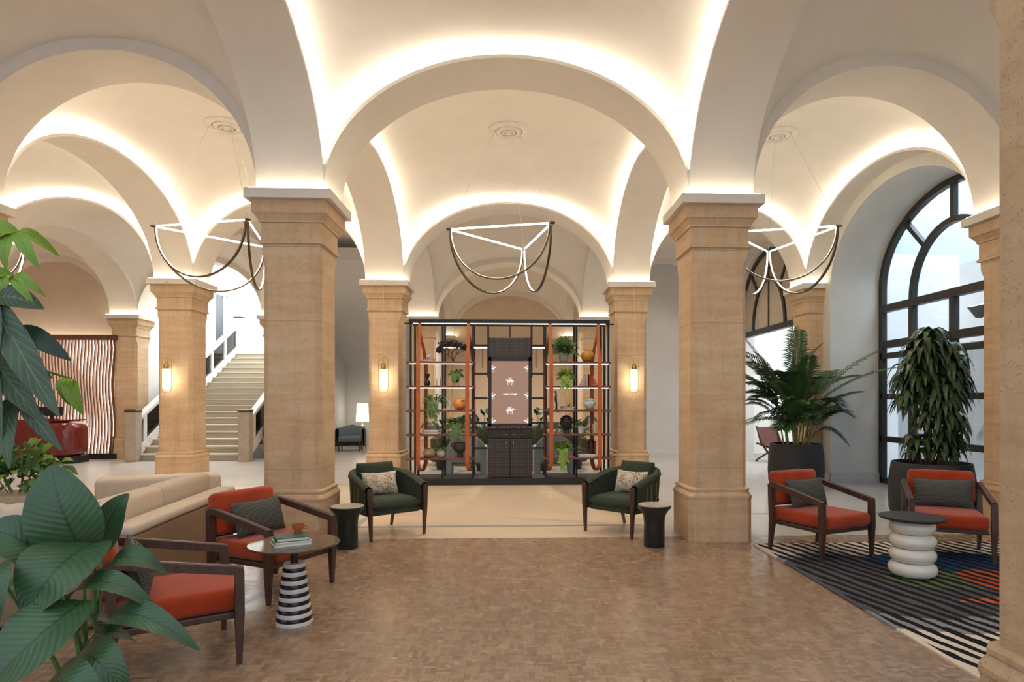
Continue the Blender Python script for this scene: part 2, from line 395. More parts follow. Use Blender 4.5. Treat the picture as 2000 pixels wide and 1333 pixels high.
    def grid(s, fn, nu, nv, flip=False):
        vs = [fn(i/nu, j/nv) for j in range(nv+1) for i in range(nu+1)]; w = nu+1
        uv = [(i/nu, j/nv) for j in range(nv+1) for i in range(nu+1)]
        fs = [(j*w+i, j*w+i+1, (j+1)*w+i+1, (j+1)*w+i) for j in range(nv) for i in range(nu)]
        if flip: fs = [f[::-1] for f in fs]
        return s.add(vs, fs, uv)
    def leaf(s, p0, p1, p2, w, nrm=(0, -.4, 1), fold=.25, q=.75, nu=4, nv=8, wave=0):
        p0, p1, p2 = Vector(p0), Vector(p1), Vector(p2); nrm = Vector(nrm)
        c1 = 2*p1-.5*(p0+p2)
        def fn(u, v):
            p = (1-v)**2*p0+2*v*(1-v)*c1+v*v*p2
            t = (2*(1-v)*(c1-p0)+2*v*(p2-c1)).normalized(); sd = t.cross(nrm).normalized(); n2 = sd.cross(t)
            ww = w*max(0, math.sin(PI*min(1, (v*.97+.015))**q))**.8; a = (u-.5)
            return p+sd*(a*ww)+n2*(abs(a)*2*fold*ww*.5 + wave*math.sin(v*9)*abs(a)*ww)
        s.grid(fn, nu, nv); return s
    def build(s, name, m, parent=None, smooth=35):
        me = bpy.data.meshes.new(name); me.from_pydata([tuple(v) for v in s.v], [], s.f)
        if s.uv:
            ul = me.uv_layers.new(name='UVMap')
            for pi, poly in enumerate(me.polygons):
                u = s.uv.get(pi)
                if u:
                    for k, li in enumerate(poly.loop_indices): ul.data[li].uv = u[k]
        me.materials.append(m)
        me.validate()
        if smooth:
            me.polygons.foreach_set('use_smooth', [True]*len(me.polygons)); me.set_sharp_from_angle(angle=math.radians(smooth))
        o = bpy.data.objects.new(name, me); COL.objects.link(o)
        if parent: o.parent = parent
        return o
def thing(name, label, cat, loc=(0, 0, 0), rz=0, group=None):
    o = bpy.data.objects.new(name, None); COL.objects.link(o); o.empty_display_size = .1
    o.location = loc; o.rotation_euler = (0, 0, rz); o['label'] = label; o['category'] = cat
    if group: o['group'] = group
    return o
def tag(o, label, cat, group=None, loc=None, rz=None):
    o['label'] = label; o['category'] = cat
    if group: o['group'] = group
    if loc: o.location = loc
    if rz is not None: o.rotation_euler = (0, 0, rz)
    return o
def struct(o): o['kind'] = 'structure'; return o
KIDS = {}
def dup(root, loc, rz, label=None, group=None):
    def rec(src, parent):
        c = src.copy(); COL.objects.link(c); c.parent = parent
        for k in list(src.children): rec(k, c)
        return c
    r = rec(root, None); r.location = loc; r.rotation_euler = (0, 0, rz)
    if label: r['label'] = label
    if group: r['group'] = group
    return r

# ------------------------------------------------------------ building: grid of pillars, arches, vaults
Y1, BY = 7.159, 5.083
def row(r): return Y1+BY*(r-1)
cF2, cF, cE, cA, cB, cR = -13.9, -10.03, -6.14, -2.31, 2.29, 5.98
HS, RISE = 3.75, 1.45
def box_obj(name, c, d, m, **k):
    return struct(MB().box(c, d, **k).build(name, m, None, 0))
# floors
f = MB(); f.add([(-16, -3.2, 0), (10, -3.2, 0), (10, 7.13, 0), (-16, 7.13, 0), (-16, -3.2, -.2), (10, -3.2, -.2), (10, 7.13, -.2), (-16, 7.13, -.2)], [(0, 1, 2, 3), (7, 6, 5, 4), (0, 4, 5, 1), (1, 5, 6, 2), (2, 6, 7, 3), (3, 7, 4, 0)])
struct(f.build('floor', parquet, None, 0))
box_obj('floor.001', (-3, 18.0, -.1), (26, 13, .2), floor_pale)
box_obj('floor.002', (-7.05, 9.315, -.1), (17.9, 4.37, .2), floor_beige)
box_obj('floor.003', (5.95, 9.315, -.1), (8.1, 4.37, .2), floor_pale)
for i, (c, d) in enumerate([((-3.3, 7.80, .002), (10.2, .07, .004)), ((1.87, 9.6, .002), (.07, 3.55, .004)), ((-1.87, 9.6, .002), (.07, 3.55, .004)), ((5.0, 8.5, .002), (3.6, .07, .004))]):
    struct(MB().box(c, d).build('trim_%d' % (i+1), floor_gray, None, 0))

_pier_cache = {}
def pier(cx, cy, label, half=.305, m=None, uplight=True):
    m = m or stone; t = thing('stone_pillar', label, 'pillar', (cx, cy, 0), 0)
    key = (half, m.name)
    if key not in _pier_cache:
        h = half; k = .055
        b = MB().oct([(h+.045, k, 0), (h+.045, k, .47), (h+.05, k, .475), (h+.05, k, .50), (h+.02, k, .55), (h+.03, k, .555), (h+.03, k, .575), (h+.005, k, .59)]).build('base', m, t, 30)
        s_ = MB().oct([(h, k, .585), (h, k, 3.0), (h, .004, 3.10), (h, .002, 3.20)]).build('shaft', m, t, 30)
        c = MB().oct([(h+.028, 0, 3.20), (h+.03, 0, 3.225), (h+.012, 0, 3.24), (h+.012, 0, 3.42), (h+.03, 0, 3.425), (h+.03, 0, 3.445), (h+.04, 0, 3.46), (h+.065, 0, 3.50), (h+.08, 0, 3.51), (h+.085, 0, 3.535), (h+.085, 0, 3.65)]).build('capital', m, t, 20)
        a = MB().oct([(h+.14, 0, 3.65), (h+.14, 0, 3.75)]).build('abacus', abacus_m, t, 20)
        l = MB(); q = h+.10
        for sx, sy, dx, dy in ((0, 1, 1, 0), (0, -1, 1, 0), (1, 0, 0, 1), (-1, 0, 0, 1)):
            l.box((sx*q, sy*q, 3.757), (max(dx*2*q, .02), max(dy*2*q, .02), .012))
        l = l.build('light_strip', led2, t, 0)
        _pier_cache[key] = [b, s_, c, a, l]
    else:
        for o in _pier_cache[key]:
            if o.name.startswith('light_strip') and not uplight: continue
            c = o.copy(); COL.objects.link(c); c.parent = t
    return t
pier(cA, row(1), 'large limestone pillar on the left of the central arch, behind the rust armchair')
pier(cB, row(1), 'large limestone pillar on the right of the central arch, beside the green armchair')
pier(cA, row(2), 'limestone pillar left of the shelving unit with a brass lamp hanging on it')
pier(cB, row(2), 'limestone pillar right of the shelving unit with a brass lamp hanging on it')
pier(cE, row(2), 'limestone pillar in front of the staircase with a brass lamp hanging on it')
pier(cE, row(1), 'limestone pillar at the left picture edge, only its pale capital corner showing')
pier(cB, row(0), 'very near pitted sandstone pillar filling the right edge of the picture', .385, stone_near, False)
pier(cA, row(0), 'near pillar beside the leafy plants, left of the camera', .305, None, False)
pier(cR, row(1), 'limestone wall pilaster behind the near pillar, right of the tall arched window')
pier(cR, row(2), 'limestone wall pilaster behind the palm, left of the tall arched window')
pier(cF, row(3), 'limestone pillar between the slatted wall and the staircase')
pier(cE, row(3), 'limestone pillar at the right foot of the staircase')
pier(cA, row(3), 'limestone pillar seen through the left half of the shelving unit')
pier(cB, row(3), 'limestone pillar seen through the right half of the shelving unit')
pier(cA, row(4), 'far limestone pilaster at the left end of the back wall')
pier(cB, row(4), 'far limestone pilaster at the right end of the back wall')

TR = [10]
def arch(p, q, litL, litR, half=None, n=36, m=plaster, rise=RISE, full=True, w=.35):
    # p,q pillar centres; the arch springs from their inner faces; L/R = side of travel direction
    p = Vector((p[0], p[1], HS)); q = Vector((q[0], q[1], HS)); d = (q-p); L = d.length; d.normalize()
    c = (p+q)/2; a = L/2-.35; sd = Vector((-d.y, d.x, 0))  # left of travel
    I = w-.06
    def side(s_, lit):
        return [(s_*w, 0), (s_*w, .04), (s_*I, .04), (s_*I, .34)] if lit else [(s_*w, 0), (s_*w, .34)]
    sec = side(1, litL)+side(-1, litR)[::-1]
    mb = MB(); vs = []; k = len(sec)
    for i in range(n+1):
        th = PI*i/n; nx, nz = math.cos(th)/a, math.sin(th)/rise; nn = math.hypot(nx, nz); nx /= nn; nz /= nn
        for (s_, o) in sec:
            oo = o if o <= .04 else o*max(.25, math.sin(th)**.5)
            vs.append(c+d*(a*math.cos(th)+nx*oo)+sd*s_+Vector((0, 0, rise*math.sin(th)+nz*oo)))
    fs = [(j*k+i, (j+1)*k+i, (j+1)*k+(i+1) % k, j*k+(i+1) % k) for j in range(n) for i in range(k)]
    mb.add(vs, fs)
    TR[0] += 1; o = struct(mb.build('trim_%d' % TR[0], m, None, 30))
    for s_, lit in ((1, litL), (-1, litR)):
        if not lit: continue
        st = MB(); vs = []
        for i in range(2, n-1):
            th = PI*i/n; nx, nz = math.cos(th)/a, math.sin(th)/rise; nn = math.hypot(nx, nz); nx /= nn; nz /= nn
            for off, x in ((.048, s_*(w-.045)), (.048, s_*(w-.02))):
                vs.append(c+d*(a*math.cos(th)+nx*off)+sd*x+Vector((0, 0, rise*math.sin(th)+nz*off)))
        k2 = len(vs)//2
        st.add(vs, [(2*j, 2*j+1, 2*j+3, 2*j+2) for j in range(k2-1)])
        st.build('light_strip', led, o, 0)
    return o
def spandrel_block(x, y, h=.29):
    TR[0] += 1; struct(MB().box((x, y, HS+1.0), (2*h+.0, 2*h+.0, 2.0)).build('trim_%d' % TR[0], plaster, None, 0))
def vault(xa, xb, ya, yb, lit=(1, 1, 1, 1), m=plaster, N=44, dome=.34, bb=1.57):
    # lit: left,right,front,back -> ledge inset .29 else .35
    i = lambda v: .29 if v else .35
    x0, x1, y0, y1 = xa+i(lit[0])-.005, xb-i(lit[1])+.005, ya+i(lit[2])-.005, yb-i(lit[3])+.005
    p = 2.25
    def fn(a, b):
        u = math.sin((a-.5)*PI); v = math.sin((b-.5)*PI)
        z = bb*max(0, 1-(abs(u*v))**p)**(1/p)+dome*(1-u*u)*(1-v*v)
        return Vector(((x0+x1)/2+u*(x1-x0)/2, (y0+y1)/2+v*(y1-y0)/2, HS+z))
    mb = MB().grid(fn, N, N, flip=True)
    return struct(mb.build('ceiling', m, None, 60))
# bays : (left col, right col, row front, lit flags left,right,front,back)
bays = {
 ('A', 0): (cA, cB, 0, (1, 1, 1, 1)), ('A', 1): (cA, cB, 1, (1, 1, 1, 1)), ('A', 2): (cA, cB, 2, (0, 0, 0, 0)), ('A', 3): (cA, cB, 3, (0, 0, 0, 0)),
 ('E', 0): (cE, cA, 0, (0, 0, 0, 0)), ('E', 1): (cE, cA, 1, (1, 1, 1, 1)), ('E', 2): (cE, cA, 2, (0, 0, 0, 0)),
 ('F', 1): (cF, cE, 1, (1, 1, 1, 1)), ('F', 2): (cF, cE, 2, (0, 0, 0, 0)), ('F', 0): (cF, cE, 0, (0, 0, 0, 0)),
 ('G', 1): (cF2, cF, 1, (0, 0, 0, 0)), ('G', 2): (cF2, cF, 2, (0, 0, 0, 0)),
 ('B', 0): (cB, cR, 0, (0, 0, 0, 0)), ('B', 1): (cB, cR, 1, (1, 1, 1, 1)), ('B', 2): (cB, cR, 2, (0, 0, 0, 0)),
}
order = ['G', 'F', 'E', 'A', 'B']
lefts = dict(G=cF2, F=cF, E=cE, A=cA, B=cB); rights = dict(G=cF, F=cE, E=cA, A=cB, B=cR)
for (k, r), (xa, xb, rr, lit) in bays.items():
    vault(xa, xb, row(r), row(r+1), lit)
def lit_of(k, r, i):
    b = bays.get((k, r)); return b[3][i] if b else 0
# transverse arches (along x) on each row
for k in order:
    for r in range(0, 5):
        if (k, r) not in bays and (k, r-1) not in bays: continue
        arch((lefts[k], row(r)), (rights[k], row(r)), lit_of(k, r, 2), lit_of(k, r-1, 3))
# longitudinal arches (along y)
cols = [cF2, cF, cE, cA, cB, cR]
for ci, cx in enumerate(cols):
    kl = order[ci-1] if ci > 0 else None; kr = order[ci] if ci < 5 else None
    for r in range(0, 4):
        if (kl, r) not in bays and (kr, r) not in bays: continue
        arch((cx, row(r)), (cx, row(r+1)), lit_of(kl, r, 1) if kl else 0, lit_of(kr, r, 0) if kr else 0)
for cx in cols:
    for r in range(0, 5): spandrel_block(cx, row(r))

# roof slab above the vaults, walls
box_obj('ceiling_slab', (-3.6, 9.2, 6.35), (22, 14.0, .3), plaster)
bpy.data.objects['ceiling_slab'].name = 'ceiling'
for c, d in [((-12.2, 20.5, 6.35), (4.4, 8.7, .3)), ((-2, 20.5, 6.35), (7.6, 8.7, .3)), ((4.6, 20.5, 6.35), (5.8, 8.7, .3)), ((-9, 25.2, 6.9), (11, .3, .3)), ((-12.1, 1.0, 6.35), (4.6, 8, .3))]:
    box_obj('ceiling', c, d, plaster)
box_obj('ceiling', (-7.9, 21.2, 7.2), (4.6, 8.2, .2), plaster_white)

def arched_wall(name, axis, pos, thick, a0, a1, z1, ca, half, spring, rise, m, n=30, z0=0):
    # wall in plane perpendicular to axis ('x' or 'y'), opening centred on ca along the other axis
    def V(a, z, s_): return (pos+s_, a, z) if axis == 'x' else (a, pos+s_, z)
    pts = [(ca-half, z0)]+[(ca-half*math.cos(PI*i/n), spring+rise*math.sin(PI*i/n)) for i in range(n+1)]+[(ca+half, z0)]
    mb = MB(); k = len(pts)
    for s_ in (0, thick):
        vs = [V(a, z, s_) for a, z in pts]+[V(a, z1, s_) for a, z in pts]
        fs = [(i, i+1, k+i+1, k+i) for i in range(1, k-2)]
        mb.add(vs, fs)
        mb.add([V(a0, z0, s_), V(ca-half, z0, s_), V(ca-half, z1, s_), V(a0, z1, s_)], [(0, 1, 2, 3)])
        mb.add([V(ca+half, z0, s_), V(a1, z0, s_), V(a1, z1, s_), V(ca+half, z1, s_)], [(0, 1, 2, 3)])
    vs = [V(a, z, 0) for a, z in pts]+[V(a, z, thick) for a, z in pts]
    mb.add(vs, [(i, i+1, k+i+1, k+i) for i in range(k-1)])
    return struct(mb.build(name, m, None, 30))
WC = (row(1)+row(2))/2; WX = 6.95
arched_wall('wall_right', 'x', 5.98, WX-5.98+.12, row(1), row(2)+.02, 6.2, WC, 1.96, 3.60, 1.43, wall_lime)
box_obj('wall_right.001', (6.18, 2.0, 3.1), (.4, 10.32, 6.2), wall_lime)
# bay beyond the second pilaster: opening to the side room, arched lattice above
SC = (row(2)+row(3))/2
arched_wall('wall_right.002', 'x', 5.98, .45, row(2)+.02, row(3)+.02, 6.2, SC, 1.75, 3.55, 1.55, wall_lime)
box_obj('wall_right_far', (6.2, 20.5, 3.1), (.4, 6.3, 6.2), wall_lime)
# side room
box_obj('wall_side_room', (7.9, 16.75, 2.2), (3.4, .2, 4.4), plaster_white)
box_obj('wall_side_room.001', (9.6, 14.6, 2.2), (.2, 4.5, 4.4), plaster_white)
box_obj('wall_side_room.002', (7.9, 12.3, 2.2), (1.9, .2, 4.4), plaster_white)
box_obj('baseboard_side_room', (7.9, 16.64, .06), (3.2, .03, .12), wall_gray)
box_obj('window_3', (7.05, 16.63, 1.5), (.34, .03, .8), EM('bright_daylight_pane', (.85, .93, 1), 2.2))
# back walls
box_obj('wall_back', (0, row(4)+.25, 2.75), (9.2, .3, 5.5), wall_tan)
box_obj('baseboard_back', (0, row(4)+.08, .07), (4.0, .03, .14), wall_lime)
box_obj('wall_aisle_right', (4.14, row(3)-.25, 3.0), (3.10, .1, 6.0), wall_gray)
box_obj('baseboard_aisle_right', (4.14, row(3)-.33, .08), (3.0, .06, .16), wall_gray)
box_obj('baseboard_right', (5.95, 11.72, .09), (.06, .12, .18), wall_gray)
box_obj('baseboard_right.001', (6.45, 11.645, .09), (.94, .03, .18), wall_gray)
# desk recess wall
box_obj('wall_back_left', (-12.3, row(3)+.15, 3.0), (4.1, .3, 6.0), wall_tan)
box_obj('wall_left', (-14.4, 8.6, 3.1), (.3, 19, 6.2), wall_tan)
# stair hall
box_obj('wall_stair_left', (-9.95, 21.2, 3.6), (.3, 7.7, 7.2), plaster_white)
box_obj('wall_stair_right', (-5.75, 21.2, 3.6), (.3, 7.7, 7.2), plaster_white)
box_obj('wall_stair_back', (-7.9, 25.1, 3.6), (4.6, .2, 7.2), plaster_white)
# left aisle end: wall, sloping soffit
box_obj('wall_aisle_left', (-5.45, 19.5, 2.9), (.3, 4.4, 5.8), wall_gray)
box_obj('wall_aisle_back', (-3.9, 21.15, 2.9), (3.0, .2, 5.8), wall_gray)
sf = MB(); sf.add([(-5.3, 21.05, 2.7), (-2.3, 21.05, 2.7), (-2.3, 15.9, 5.0), (-5.3, 15.9, 5.0), (-5.3, 21.05, 2.9), (-2.3, 21.05, 2.9), (-2.3, 15.9, 5.3), (-5.3, 15.9, 5.3)],
  [(0, 1, 2, 3), (7, 6, 5, 4), (0, 4, 5, 1), (1, 5, 6, 2), (2, 6, 7, 3), (3, 7, 4, 0)])
struct(sf.build('ceiling_soffit', wall_gray, None, 0)); bpy.data.objects['ceiling_soffit'].name = 'ceiling'
box_obj('wall_center_left', (-2.31, 19.9, 2.9), (.2, 4.3, 5.8), wall_gray)
box_obj('wall_center_right', (2.29, 19.9, 2.9), (.2, 4.3, 5.8), wall_tan)
# arched niche and door on the stair hall's left wall
dr = MB().box((-9.79, 21.95, 4.05), (.06, .85, 1.95)); dr = struct(dr.build('door_1', P('dark_door', (.10, .12, .13), rough=.4), None, 0))
fr = MB(); [fr.box((-9.78, 21.95+s_*.46, 4.08), (.1, .08, 2.05)) for s_ in (-1, 1)]; fr.box((-9.78, 21.95, 5.1), (.1, 1.0, .08)); fr.build('door_frame', rail_white, dr, 0)

# ------------------------------------------------------------ windows
def arc_path(x, cy, cz, a, b, t0=0, t1=PI, n=28): return [(x, cy-a*math.cos(t0+(t1-t0)*i/n), cz+b*math.sin(t0+(t1-t0)*i/n)) for i in range(n+1)]
def bar_sec(w, d): return [(-w/2, -d/2), (w/2, -d/2), (w/2, d/2), (-w/2, d/2)]
def arched_window(name, x, cy, half, spring, rise, sill, tr, inner, lower=True, gl=glass, frame=steel_dark, cols=()):
    o = struct(thing(name, 'x', 'x', (0, 0, 0)))
    for k in ('label', 'category'): del o[k]
    mb = MB(); X = (1, 0, 0)
    mb.sweep(arc_path(x, cy, spring, half-.05, rise-.05), bar_sec(.11, .10), X)
    mb.sweep(arc_path(x, cy, tr[-1]+.06, inner, (rise+spring-tr[-1])*.60), bar_sec(.09, .10), X)
    iz = (rise+spring-tr[-1])*.60
    for s_ in (-1, 1):
        mb.box((x, cy+s_*(half-.05), (spring+sill)/2), (.10, .11, spring-sill))
        # radial bars
        a = .86; p = Vector((x, cy+s_*inner*math.cos(a), tr[-1]+.06+iz*math.sin(a))); q = Vector((x, cy+s_*(half-.05)*math.cos(.88), spring+(rise-.05)*math.sin(.88)))
        mb.sweep([p, q], bar_sec(.08, .08), X)
        if lower: mb.box((x, cy+s_*inner, (tr[-1]+sill)/2), (.10, .10, tr[-1]-sill))
    mb.sweep([(x, cy, tr[-1]+.06+iz), (x, cy, spring+rise-.06)], bar_sec(.08, .08), X)
    if lower: mb.box((x, cy, (tr[-1]+sill)/2), (.10, .10, tr[-1]-sill))
    else: mb.box((x, cy, tr[-1]+iz/2), (.06, .05, iz))
    for z in tr: mb.box((x, cy, z), (.12, 2*half-.04, .13))
    for z in cols: mb.box((x, cy, z), (.10, 2*half-.1, .10))
    mb.build('window_frame', frame, o, 30)
    g = MB(); n = 28; pts = [(cy-half+.05, sill)]+[(p[1], p[2]) for p in arc_path(x, cy, spring, half-.05, rise-.05)]+[(cy+half-.05, sill)]
    for dx in (-.008, .008): g.add([(x+dx, a, b) for a, b in pts], [tuple(range(len(pts)))])
    g.build('glass', gl, o, 0)
    return o
w1 = arched_window('window_1', WX, WC, 1.96, 3.60, 1.43, .0, (2.56, 3.22), 1.02, True, cols=(.06, .82, 1.60, 2.35))
w2 = arched_window('window_2', 6.12, SC, 1.75, 3.55, 1.55, 3.15, (3.2,), .92, False, gl=P('beige_backing', (.50, .42, .31), rough=.6))
# outside the tall window: a pale court wall, sheer curtain, uplight and a slanted bulb sign
struct(MB().box((10.4, 12.7, 6.0), (.2, 24, 14)).build('wall_court', P('court_render', (.66, .71, .76), (.62, .67, .72), rough=.9), None, 0))
box_obj('floor_court', (8.6, 9.7, -.12), (3.4, 14, .2), floor_gray); bpy.data.objects['floor_court'].name = 'floor.004'
cur = MB().grid(lambda u, v: Vector((7.18+.03*math.sin(u*90), 7.85+u*3.7, .05+v*2.4)), 220, 2)
t_ = NT('sheer_curtain'); t_.base((.85, .9, .95)); t_.setp(.9); t_.b.inputs['Alpha'].default_value = .55
tag(cur.build('sheer_curtain', t_.m, None, 80), 'white sheer curtain hanging behind the lower panes of the tall arched window', 'curtain')
ul = thing('wall_uplight', 'dark triangular wall light seen through the upper panes of the tall arched window', 'wall light', (8.2, 10.9, 3.10))
MB().add([(0, -.22, .1), (0, .22, .1), (0, .0, -.12), (.12, -.22, .1), (.12, .22, .1), (.12, 0, -.12)], [(0, 1, 2), (5, 4, 3), (0, 3, 4, 1), (1, 4, 5, 2), (2, 5, 3, 0)]).build('lamp_body', steel_dark, ul, 0)
MB().box((.06, 0, .105), (.08, .38, .01)).build('diffuser', glow_bulb, ul, 0)
MB().box((1.15, 0, 0), (2.1, .03, .03)).build('bracket', steel_dark, ul, 0)
ms = thing('bulb_sign', 'slanted cream sign bar studded with small bulbs, seen through the glass door', 'sign', (7.5, 9.55, .95), 0)
for zc, yc in ((.42, .0), (-.62, .0)):
    MB().box((0, yc, zc), (.05, 1.15, .09), rx=-.92).build('letter_bar', P('cream_sign', (.75, .68, .58), rough=.5), ms, 0)
    for k in range(7):
        s_ = (k-3)*.15; MB().lathe([(.0, -.02), (.02, 0), (0, .02)], (-.035, yc+s_*math.cos(.92), zc-s_*math.sin(.92)), 8).build('bulb', P('sign_bulb', (.6, .25, .15), rough=.3), ms)

# ------------------------------------------------------------ staircase
sx0, sx1, sy0, run, ris, ns = -9.36, -6.62, 16.35, .335, .1735, 18
stt = thing('staircase', 'wide pale staircase rising to the bright landing between pillars', 'staircase', (0, 0, 0))
for i in range(ns):
    y = sy0+i*run; z = (i+1)*ris
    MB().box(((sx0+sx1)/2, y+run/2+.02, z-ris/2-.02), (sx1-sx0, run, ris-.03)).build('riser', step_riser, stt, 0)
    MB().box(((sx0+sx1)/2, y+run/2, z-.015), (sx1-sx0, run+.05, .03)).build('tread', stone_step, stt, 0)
yt = sy0+ns*run; zt = ns*ris
MB().box(((-9.8-5.9)/2, (yt+25)/2, zt-.1), (3.86, 24.9-yt, .2)).build('landing', stone_step, stt, 0)
def balustrade(x, label):
    t = thing('balustrade', label, 'balustrade', (0, 0, 0))
    s_ = ris/run; ang = math.atan(s_); L = math.hypot(yt-sy0, zt)
    cy, cz = (sy0+yt)/2, zt/2+.0
    MB().box((x, cy, cz+1.02), (.16, L, .10), rx=ang, bev=.015).build('handrail', rail_white, t, 0)
    MB().box((x, cy, cz+.20), (.12, L, .22), rx=ang).build('string', rail_white, t, 0)
    for k in range(7):
        y = sy0+.35+k*(yt-sy0-.5)/6; z = (y-sy0)*s_
        MB().box((x, y, z+.60), (.10, .13, .80)).build('post', rail_white, t, 0)
    g = MB().box((x, cy, cz+.62), (.02, L-.3, .62), rx=ang).build('glass_panel', glass_mat('balustrade_glass', (.62, .66, .68)), t, 0)
    for y, z0 in ((sy0-.1, 0), (yt+.1, zt)):
        nw = MB().box((x, y, z0+.62), (.27, .27, 1.24), bev=.01).build('newel_post', newel_m if z0 == 0 else rail_white, t, 0)
        MB().box((x, y, z0+1.27), (.30, .30, .06), bev=.02).build('newel_cap', bronze, nw, 0)
    return t
balustrade(sx0-.0, 'white balustrade with glass panels on the left of the staircase')
balustrade(sx1+.01, 'white balustrade with glass panels on the right of the staircase, by the big left pillar')

# ------------------------------------------------------------ slatted wall + reception desk
sw = thing('slatted_screen', 'backlit screen of wavy wooden slats behind the red reception desk', 'screen', (-12.1, 17.02, 0))
MB().box((0, .06, 1.62), (3.75, .03, 3.0)).build('light_panel', slat_led, sw, 0)
MB().box((0, 0, 3.16), (3.8, .16, .13)).build('top_rail', mahog, sw, 0)
MB().box((0, 0, .07), (3.8, .16, .14)).build('bottom_rail', black_mat, sw, 0)
sl = MB()
slm = P('wavy_slat_wood', (.30, .14, .08), (.09, .035, .02), rough=.4, scale=4, stretch=(6, 6, .8))
for k in range(47):
    x0 = -1.85+k*.0795
    path = [(x0+.032*math.sin(z*2.9+.35*math.sin(k*.35)+k*.12)*(1 if z < 3 else .5), -.02, z) for z in [.12+j*.1 for j in range(31)]]
    sl.sweep(path, bar_sec(.032, .07), (0, -1, 0))
sl.build('slats', slm, sw, 30)
dk = thing('reception_desk', 'glossy oxblood red reception desk with arc relief on its rounded end', 'desk', (-11.55, 16.0, 0))
MB().box((-.75, 0, .60), (2.7, .75, .86), bev=.03).build('desk_front', desk_red, dk)
MB().box((.62, .0, .60), (1.0, .80, .87), bev=.22, seg=6).build('curved_end', arc_m, dk)
MB().box((-.2, .02, 1.045), (2.3, .7, .03)).build('counter_top', desk_red, dk)
MB().box((-.5, .0, .085), (2.3, .66, .17)).build('plinth', sofa_cream, dk, 0)
MB().box((-.5, -.33, .165), (2.2, .015, .012)).build('light_strip', led_sh, dk, 0)
MB().box((.78, .05, .085), (.55, .6, .17)).build('dark_plinth', black_mat, dk, 0)
mo = thing('monitor', 'black computer monitor standing on the red reception desk', 'monitor', (-11.15, 15.95, 1.06), 0)
MB().box((0, 0, .20), (.58, .04, .22), bev=.01).build('display', black_mat, mo, 0)
MB().box((0, .05, .05), (.06, .04, .12)).build('stand', black_mat, mo, 0)
MB().box((0, .05, .008), (.22, .16, .015)).build('foot', black_mat, mo, 0)

# ------------------------------------------------------------ ceiling vents, pendants, pillar lamps
vent_m = P('vent_plaster', (.80, .74, .65), rough=.6)
def vent(x, y, label, z=5.645):
    t = thing('ceiling_vent', label, 'vent', (x, y, z), 0, 'round ceiling vents at the vault crowns')
    MB().lathe([(.31, .06), (.315, -.015), (.29, -.03), (.215, -.03), (.205, -.02), (.20, .03)], n=48).build('rim', vent_m, t, 50)
    MB().lathe([(.195, -.005), (.19, -.028), (.125, -.045), (.12, -.03), (.12, .03), (.195, .03)], n=40).build('ring', vent_m, t, 50)
    MB().lathe([(.105, .02), (.10, -.045), (.07, -.06), (.066, -.045), (.066, .02)], n=32).build('ring', vent_m, t, 50)
    MB().lathe([(.05, .02), (.048, -.055), (.0, -.07)], n=24).build('diffuser', vent_m, t, 50)
    MB().lathe([(.0, .0), (.2, .0), (.2, .02), (0, .02)], n=32).build('backing', black_mat, t, 50)
    return t
PC = {'center': -.01, 'left': (cE+cA)/2, 'right': (cB+cR)/2, 'far left': (cF+cE)/2}
vent(PC['center'], WC, 'round stepped ceiling vent above the central triangular pendant')
vent(PC['left'], WC, 'round stepped ceiling vent in the vault left of the big left pillar')
vent(PC['right'], WC, 'round stepped ceiling vent in the vault nearest the tall arched window')
ND = [Vector((-.88, -.30, 0)), Vector((.61, -.70, 0)), Vector((.25, .93, 0))]
def pendant(cx, cy, label):
    t = thing('pendant_lamp', label, 'pendant light', (cx, cy, 4.05), 0)
    for i in range(3):
        a, b = ND[i], ND[(i+1) % 3]; mid = (a+b)/2; R = (b-a).length/2-.03; d = (b-a).normalized(); inn = (-mid).normalized()
        MB().cyl(a+d*.05, b-d*.05, .013, n=8).build('light_tube', led_p, t)
        path = [mid-d*R*math.cos(PI*k/32)+Vector((0, 0, -R*math.sin(PI*k/32)-.02)) for k in range(33)]
        ups = [(mid+Vector((0, 0, -.02))-p).normalized() for p in path]
        ar = MB(); sec = [(-.016, -.012), (.016, -.012), (.016, .010), (-.016, .010)]
        n_ = Vector((0, 0, 1)).cross(d)
        vs = []
        for p, u in zip(path, ups):
            for s_, o in sec: vs.append(p+n_*s_+u*o)
        fs = [(j*4+k, j*4+(k+1) % 4, (j+1)*4+(k+1) % 4, (j+1)*4+k) for j in range(32) for k in range(4)]
        ar.add(vs, fs); arc = ar.build('arc', bronze, t, 40)
        ls = MB(); vs = []
        for p, u in zip(path, ups):
            for s_ in (-.012, .012): vs.append(p+n_*s_+u*.0115)
        ls.add(vs, [(2*j, 2*j+1, 2*j+3, 2*j+2) for j in range(32)]); ls.build('light_strip', led_p, arc, 0)
    for i in range(3):
        MB().box(ND[i], (.07, .07, .03), rz=i*.7, bev=.008).build('connector', bronze, t)
        top = Vector((ND[i].x*.22, ND[i].y*.22, 1.58)); MB().cyl(ND[i], top, .002, n=4).build('cable', P('pale_cable', (.45, .40, .34)), t)
    return t
pendant(PC['center'], WC, 'triangular bronze pendant light with three hanging arcs over the centre')
pendant(PC['left']-.02, WC, 'triangular bronze pendant light partly behind the big left pillar')
pendant(PC['right'], WC, 'triangular bronze pendant light partly behind the big right pillar, near the windows')
pendant(PC['far left'], WC, 'triangular bronze pendant light at the left edge behind the money tree leaves')
